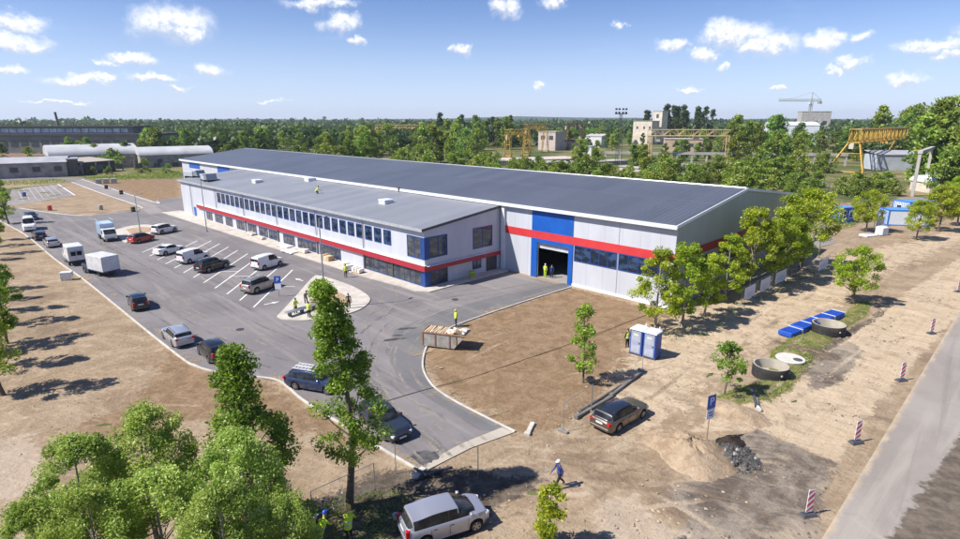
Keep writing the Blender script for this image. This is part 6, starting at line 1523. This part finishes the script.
# woods behind -------------------------------------------------
el = lambda t: 3.6*math.sqrt(max(.03, 1-(2*t-.85)**2*.9))
kb = [Kind(L_WOOD, BARK, 101+i, 13, .10, lambda t: el(t)*(.9+.25*((i*7) % 3-1)), 34, 1.35, 1500, .85, .22) for i in range(5)]
kc = [Kind(L_BUSH, BARK, 121+i, 6, .02, lambda t: 3.2*math.sqrt(max(.05, 1-(2*t-.7)**2*.9)), 26, 1.1, 1100, .62, .12) for i in range(3)]
kp = [Kind(L_PINE, BARK, 131+i, 15, .12, lambda t: 2.9*(1-.85*t), 34, 1.0, 1300, .7, .22) for i in range(2)]
R_ = random.Random(5)
BLOCK = [(G(52,172), 9)]
def scatter(n, px0, px1, py0, py1, kinds, smin, smax, name, lab, group, avoid=(), power=1.0, maxtop=None):
    made = 0; tries = 0
    while made < n and tries < n*30:
        tries += 1; u = R_.uniform(px0, px1); v = py0+(py1-py0)*R_.random()**power
        if any(a <= u <= b and c <= v <= d for a, b, c, d in avoid): continue
        k = R_.choice(kinds); s = R_.uniform(smin, smax); x, y = G(u, v)
        bx, by = x-BX, y-BY; X = bx*math.cos(BROT)+by*math.sin(BROT); Y = -bx*math.sin(BROT)+by*math.cos(BROT)
        if -122 < X < 29 and -3 < Y < 54: continue
        if sdist(np.array([[x, y]]), ASPH)[0] > -3: continue
        kn = k.place((x, y, -.1), s, R_.uniform(0, 6.28), name, lab, 'tree' if 'bush' not in name else 'bush', group); made += 1
W1 = 'broadleaf tree in the wood left of the hall roof, beyond the arched sheds'; W2 = 'broadleaf tree in the wood behind the middle of the hall roof'; W3 = 'broadleaf tree in the yard between ruin and yellow gantry'; W4 = 'broadleaf tree in the wood right of the yellow gantry'
scatter(26, 150, 330, 146, 160, kb, .75, 1.2, 'wood_tree', W1, 'trees of the wood beyond the arched sheds')
scatter(34, 300, 480, 146, 166, kb, .8, 1.35, 'wood_tree', W2, 'trees of the wood behind the hall roof', avoid=[(372,440,144,154)])
scatter(20, 230, 500, 160, 175, kc, .9, 1.6, 'wood_bush', 'light green bush along the back of the hall roof', 'bushes along the back of the hall')
scatter(16, 430, 520, 143, 150, kb + kp, 1.3, 1.8, 'wood_tree', 'tall tree of the clump left of the rusty gantry', 'tall clump left of the rusty gantry')
scatter(18, 470, 660, 170, 186, kc, .7, 1.3, 'wood_bush', 'bush in the old yard below the slab heap', 'bushes in the old yard', avoid=[(500,585,160,172)])
scatter(10, 575, 645, 158, 176, kb, .55, .85, 'wood_tree', W3, 'trees of the old yard')
scatter(10, 560, 650, 143, 150, kb, .7, 1.0, 'wood_tree', 'tree behind the low white buildings of the yard', 'trees behind the low white buildings')
scatter(9, 655, 720, 156, 162, kb, .55, .8, 'wood_tree', 'tree under the yellow gantry beam', 'trees under the yellow gantry')
scatter(26, 650, 800, 173, 192, kc, .9, 1.5, 'wood_bush', 'bush beyond the ridge end of the hall roof', 'bushes beyond the ridge end', avoid=[(640,700,168,175)])
scatter(18, 690, 800, 150, 166, kb, .95, 1.75, 'wood_tree', W4, 'trees right of the yellow gantry')
scatter(7, 755, 785, 156, 170, kb, .85, 1.15, 'wood_tree', 'tree before the pale metal warehouse', 'trees before the pale warehouse')
scatter(16, 790, 905, 182, 200, kc, .6, 1.0, 'wood_bush', 'bush below the bright yellow crane', 'bushes below the bright yellow crane')
scatter(12, 815, 880, 150, 163, kb, .9, 1.2, 'wood_tree', 'tree behind the bright yellow crane', 'trees behind the bright yellow crane')
for px, s in (((915,184),1.55),((928,182),1.95),((944,184),1.75),((958,190),1.7),((938,176),2.05),((968,180),1.9)): kb[int(px[0]) % 5].place(G(*px), s, px[0], 'wood_tree', 'tall tree of the big group at the right edge', 'tree', 'tall trees at the right edge')
scatter(9, 908, 985, 160, 176, kb, 1.3, 1.8, 'wood_tree', 'tall tree of the big group at the right edge', 'tall trees at the right edge')
scatter(10, 870, 930, 150, 156, kb, 1.7, 2.2, 'wood_tree', 'tall tree of the big group at the right edge', 'tall trees at the right edge')
scatter(8, 930, 965, 186, 200, kb, .75, 1.0, 'wood_tree', 'tree behind the white tent roof', 'trees behind the tent roof', avoid=[(925,985,189,198)])
scatter(9, 2, 160, 158, 168, kb, .7, .95, 'wood_tree', 'tree before the old factory front', 'trees before the old factory')
scatter(10, 0, 150, 161, 169, kc, .9, 1.5, 'wood_bush', 'bush between the arched sheds and the old factory', 'bushes before the old factory')
for px, s, lab in (((143, 172.5), .9, 'bush between the two arched sheds'), ((167, 173), .6, 'small bush at the right arched shed'), ((92, 174.5), .5, 'low bush before the open bays'), ((108, 174), .5, 'low bush at the right end of the open bays'), ((30, 168), 1.0, 'pale bush beside the ruined shed')): kc[1].place(G(*px), s, 1, 'wood_bush', lab, 'bush')
scatter(22, 640, 712, 140, 143, kp, 1.7, 2.1, 'pine_tree', 'dark pine of the dense stand behind the square cream tower', 'dark pines behind the tower')
scatter(34, 455, 660, 164, 186, kc, .7, 1.25, 'wood_bush', 'leafy bush scattered over the rough old yard', 'bushes over the rough old yard', avoid=[(500,585,163,171)])
scatter(30, 640, 830, 164, 186, kc, .7, 1.2, 'wood_bush', 'leafy bush in the strip along the concrete runway', 'bushes along the concrete runway', avoid=[(640,700,168,175)])
scatter(22, 470, 640, 144, 152, kb, .8, 1.15, 'wood_tree', 'tree of the belt behind ruin, sheds and rusty gantry', 'tree belt behind the ruin', avoid=[(500,605,148,158)])
scatter(14, 660, 860, 144, 152, kb, .8, 1.2, 'wood_tree', 'tree of the belt behind the peach store and crane', 'tree belt behind the peach store', avoid=[(660,706,149,156),(764,834,139,149)])
# the far forest, one mass to the horizon
def forest():
    rs = np.random.RandomState(77); P = []; T = []; S = []
    def belt(n, r0, r1, h0, h1, per, ls, pw=1.0):
        a = rs.uniform(-.86, .86, n); r = r0+(r1-r0)*rs.rand(n)**pw
        for i in range(n):
            x, y = r[i]*math.sin(a[i]), r[i]*math.cos(a[i]); u, v = proj(x, y, 0)
            if r[i] < 560 and (600 < u < 850 or u < 165 or u > 480 and u < 600 and r[i] < 420): continue
            if 755 < u < 835 and r[i] < 640: continue
            if 625 < u < 670 and r[i] < 600: continue
            if u < 160 and r[i] < 620: continue
            h = rs.uniform(h0, h1)*(1+.25*math.sin(a[i]*19+r[i]*.004)); w = h*rs.uniform(.28, .45)
            d = rs.normal(size=(per, 3)); d /= np.linalg.norm(d, axis=1)[:, None]; d *= rs.rand(per)[:, None]**.35
            P.append(np.array([x, y, h*.55]) + d*np.array([w, w, h*.47])); T.append(np.full(per, rs.rand())+rs.normal(size=per)*.15); S.append(np.full(per, ls*rs.uniform(.8, 1.2)))
    belt(1500, 330, 760, 9, 15, 75, 2.6); belt(1900, 700, 1500, 11, 17, 42, 4.2); belt(2200, 1400, 3400, 14, 21, 24, 7.5, .8)
    me = leaves('forest', np.concatenate(P), np.concatenate(S), rs, np.concatenate(T), .8, .5); me.materials.append(L_FAR)
    o = link(bpy.data.objects.new('forest', me)); o['kind'] = 'stuff'; o['label'] = 'far forest running to the horizon'
forest()
# tufts of grass
def tufts(area, n, hh, seed, name, mat):
    rs = np.random.RandomState(seed); ar = np.array(area); lo, hi = ar.min(0), ar.max(0); q = lo+rs.rand(n*4, 2)*(hi-lo); q = q[sdist(q, area) > .1]
    for b in (ASPH, ROADP): q = q[sdist(q, b) < -.2]
    q = q[:n]; C = np.concatenate([q, .12+rs.rand(len(q), 1)*hh*.5], 1); me = leaves(name, C, np.full(len(C), hh), rs, rs.rand(len(C)), .25, -.2); me.materials.append(mat)
    o = link(bpy.data.objects.new(name, me)); o['kind'] = 'stuff'
tufts(GRASSP, 4200, .22, 3, 'grass', L_BUSH)
tufts(PG((275,545),(300,515),(345,495),(400,490),(420,500),(390,545)), 1500, .16, 4, 'weeds', L_DARK)
tufts(PG((640,340),(700,322),(760,290),(830,262),(845,268),(760,306),(700,345)), 1500, .25, 5, 'weeds', L_STREET)
tufts(PG((-60,186),(40,180.5),(155,173),(180,171),(180,178),(84,182),(40,185)), 3500, .6, 6, 'grass', L_BUSH)
tufts(PG((800,222),(830,214),(900,206),(905,212),(850,228),(815,235)), 2500, .5, 7, 'grass', L_BUSH)
# ---------------------------------------------------------------- sun, sky with cumulus, air, camera
SUN_EL, SH_AZ = 49.0, 18.0
d = Vector((math.cos(rad(SH_AZ))*math.cos(rad(SUN_EL)), math.sin(rad(SH_AZ))*math.cos(rad(SUN_EL)), -math.sin(rad(SUN_EL))))
sl = bpy.data.lights.new('sun', 'SUN'); sl.energy = 5.0; sl.angle = rad(.53); sl.color = (1.0, .955, .88)
so = bpy.data.objects.new('sun', sl); COL.objects.link(so); so.rotation_euler = d.to_track_quat('-Z', 'Y').to_euler(); so.location = (0, 0, 80)
w = bpy.data.worlds.new('World'); sc.world = w; w.use_nodes = True; nt = w.node_tree; nt.nodes.clear(); n = N(nt)
out = nt.nodes.new('ShaderNodeOutputWorld'); bg = nt.nodes.new('ShaderNodeBackground'); n.L(bg.outputs[0], out.inputs[0])
sky = nt.nodes.new('ShaderNodeTexSky'); sky.sky_type = 'NISHITA'; sky.sun_disc = False; sky.sun_elevation = rad(SUN_EL)
sky.sun_rotation = math.atan2(-d.x, -d.y); sky.altitude = 100; sky.air_density = 1.0; sky.dust_density = .25; sky.ozone_density = 4.0
SKS = .078
CLOUDS = [(172,24,31,15),(188,34,14,7),(15,24,20,8),(12,43,24,7),(8,70,12,4),(215,72,13,6.5),(75,80,20,4),(130,57,17,4.5),(108,63,7,3.5),(155,77,20,4),(104,78,9,3),(318,3,30,5),(342,23,17,9),(358,41,8,3),(462,48,10,5),(507,9,15,8),(553,3,14,5),(675,46,14,5),(705,53,12,5),(738,36,30,12),(765,46,28,10),(722,32,12,11),(823,43,14,8),(851,62,11,5),(860,35,10,5),(905,79,13,5),(930,45,22,5),(950,52,12,4),(538,87,8,3),(692,90,9,3),(620,24,6,4),(720,67,6,3.5),(60,103,22,2),(270,101,14,2),(836,70,6,3),(778,92,5,2.5),(180,89,10,3),(-40,30,30,9),(1010,30,26,10),(1060,70,30,9),(-90,70,30,8)]
tc = nt.nodes.new('ShaderNodeTexCoord').outputs['Generated']; xyz = n.sep(n.vmath('NORMALIZE', tc))
az = n.math('MULTIPLY', n.math('ARCTAN2', xyz[0], xyz[1]), 57.29578); el_ = n.math('MULTIPLY', n.math('ARCSINE', xyz[2]), 57.29578)
cv = nt.nodes.new('ShaderNodeCombineXYZ'); n.L(az, cv.inputs[0]); n.L(el_, cv.inputs[1])
wv = n.noise(cv.outputs[0], .55, 7, .62, col=True)
wrp = n.vmath('MULTIPLY', n.vmath('SUBTRACT', wv, (.5,.5,.5)), (3.6,2.4,0))
P_ = n.vmath('ADD', cv.outputs[0], wrp); acc = None; accs = None
for (u, v, rx, ry) in CLOUDS:
    a, b, c = ray(u, v); A = math.degrees(math.atan2(a, b)); E_ = math.degrees(math.atan2(c, math.hypot(a, b)))
    dv = n.vmath('MULTIPLY', n.vmath('SUBTRACT', P_, (A, E_, 0)), (10.2/rx, 10.2/ry, 0)); ln = n.vmath('LENGTH', dv)
    yy = n.sep(dv)[1]
    if acc is None: acc, accs = ln, yy
    else:
        t_ = n.math('LESS_THAN', ln, acc); accs = n.math('ADD', accs, n.math('MULTIPLY', t_, n.math('SUBTRACT', yy, accs))); acc = n.math('MINIMUM', acc, ln)
dens = n.ramp(acc, 1.35, .40)
fine = n.noise(cv.outputs[0], 1.4, 6, .65)
dens = n.math('MULTIPLY', dens, n.math('ADD', .55, n.math('MULTIPLY', n.ramp(fine, .3, .6), .45)), clamp=True)
wisp = n.math('MULTIPLY', n.math('MULTIPLY', n.ramp(n.noise(n.mapping(cv.outputs[0], scale=(.12,.5,1)), 1.0, 7, .62), .56, .84), .14), n.ramp(el_, 0, 6))
hzf = n.math('MULTIPLY', n.ramp(el_, 11, 0), .50)
bright = n.math('MULTIPLY', n.ramp(n.math('ADD', accs, n.math('MULTIPLY', n.math('SUBTRACT', fine, .5), 1.6)), -.75, .25), 1.0, clamp=True)
ccol = n.mix(bright, (.66,.71,.82), (1.12,1.12,1.12))
skc = n.new('ShaderNodeHueSaturation'); n.L(sky.outputs[0], skc.inputs['Color']); skc.inputs['Saturation'].default_value = 1.0; skc.inputs['Value'].default_value = 1.0; skm = n.mix(1.0, skc.outputs[0], (.84,.88,1.13,1), 'MULTIPLY')
cl = n.mix(1.0, ccol, (9.0,9.1,9.4,1), 'MULTIPLY')
mx = n.mix(n.math('MULTIPLY', dens, .97), n.mix(n.math('ADD', wisp, hzf), skm, (6.9,8.3,11.2,1)), cl)
n.L(mx, bg.inputs[0]); bg.inputs[1].default_value = SKS
# the air
hb = MB(); hb.box(-3300, 3300, -400, 4600, -1.6, 78); hz_ = hb.build('haze', []); hz_['kind'] = 'stuff'
m, nt2, out2 = newmat('haze_air'); pv = nt2.nodes.new('ShaderNodeVolumePrincipled'); pv.inputs['Density'].default_value = .00011; pv.inputs['Color'].default_value = (.80,.88,1.0,1); pv.inputs['Anisotropy'].default_value = .2
nt2.links.new(pv.outputs[0], out2.inputs['Volume']); hz_.data.materials.append(m)
cam = bpy.data.cameras.new('camera'); cam.sensor_width = 36; cam.lens = FPX/960*36; cam.clip_start = .5; cam.clip_end = 20000
co = bpy.data.objects.new('camera', cam); COL.objects.link(co); co.location = (0, 0, CAMH); co.rotation_euler = (PI/2-PITCH, 0, 0); sc.camera = co
sc.view_settings.view_transform = 'Standard'; sc.view_settings.look = 'None'; sc.view_settings.exposure = 0.60; sc.view_settings.gamma = 1.0; sc.view_settings.use_curve_mapping = False
sc.cycles.max_bounces = 6; sc.cycles.diffuse_bounces = 3; sc.cycles.transparent_max_bounces = 8; sc.cycles.volume_bounces = 0
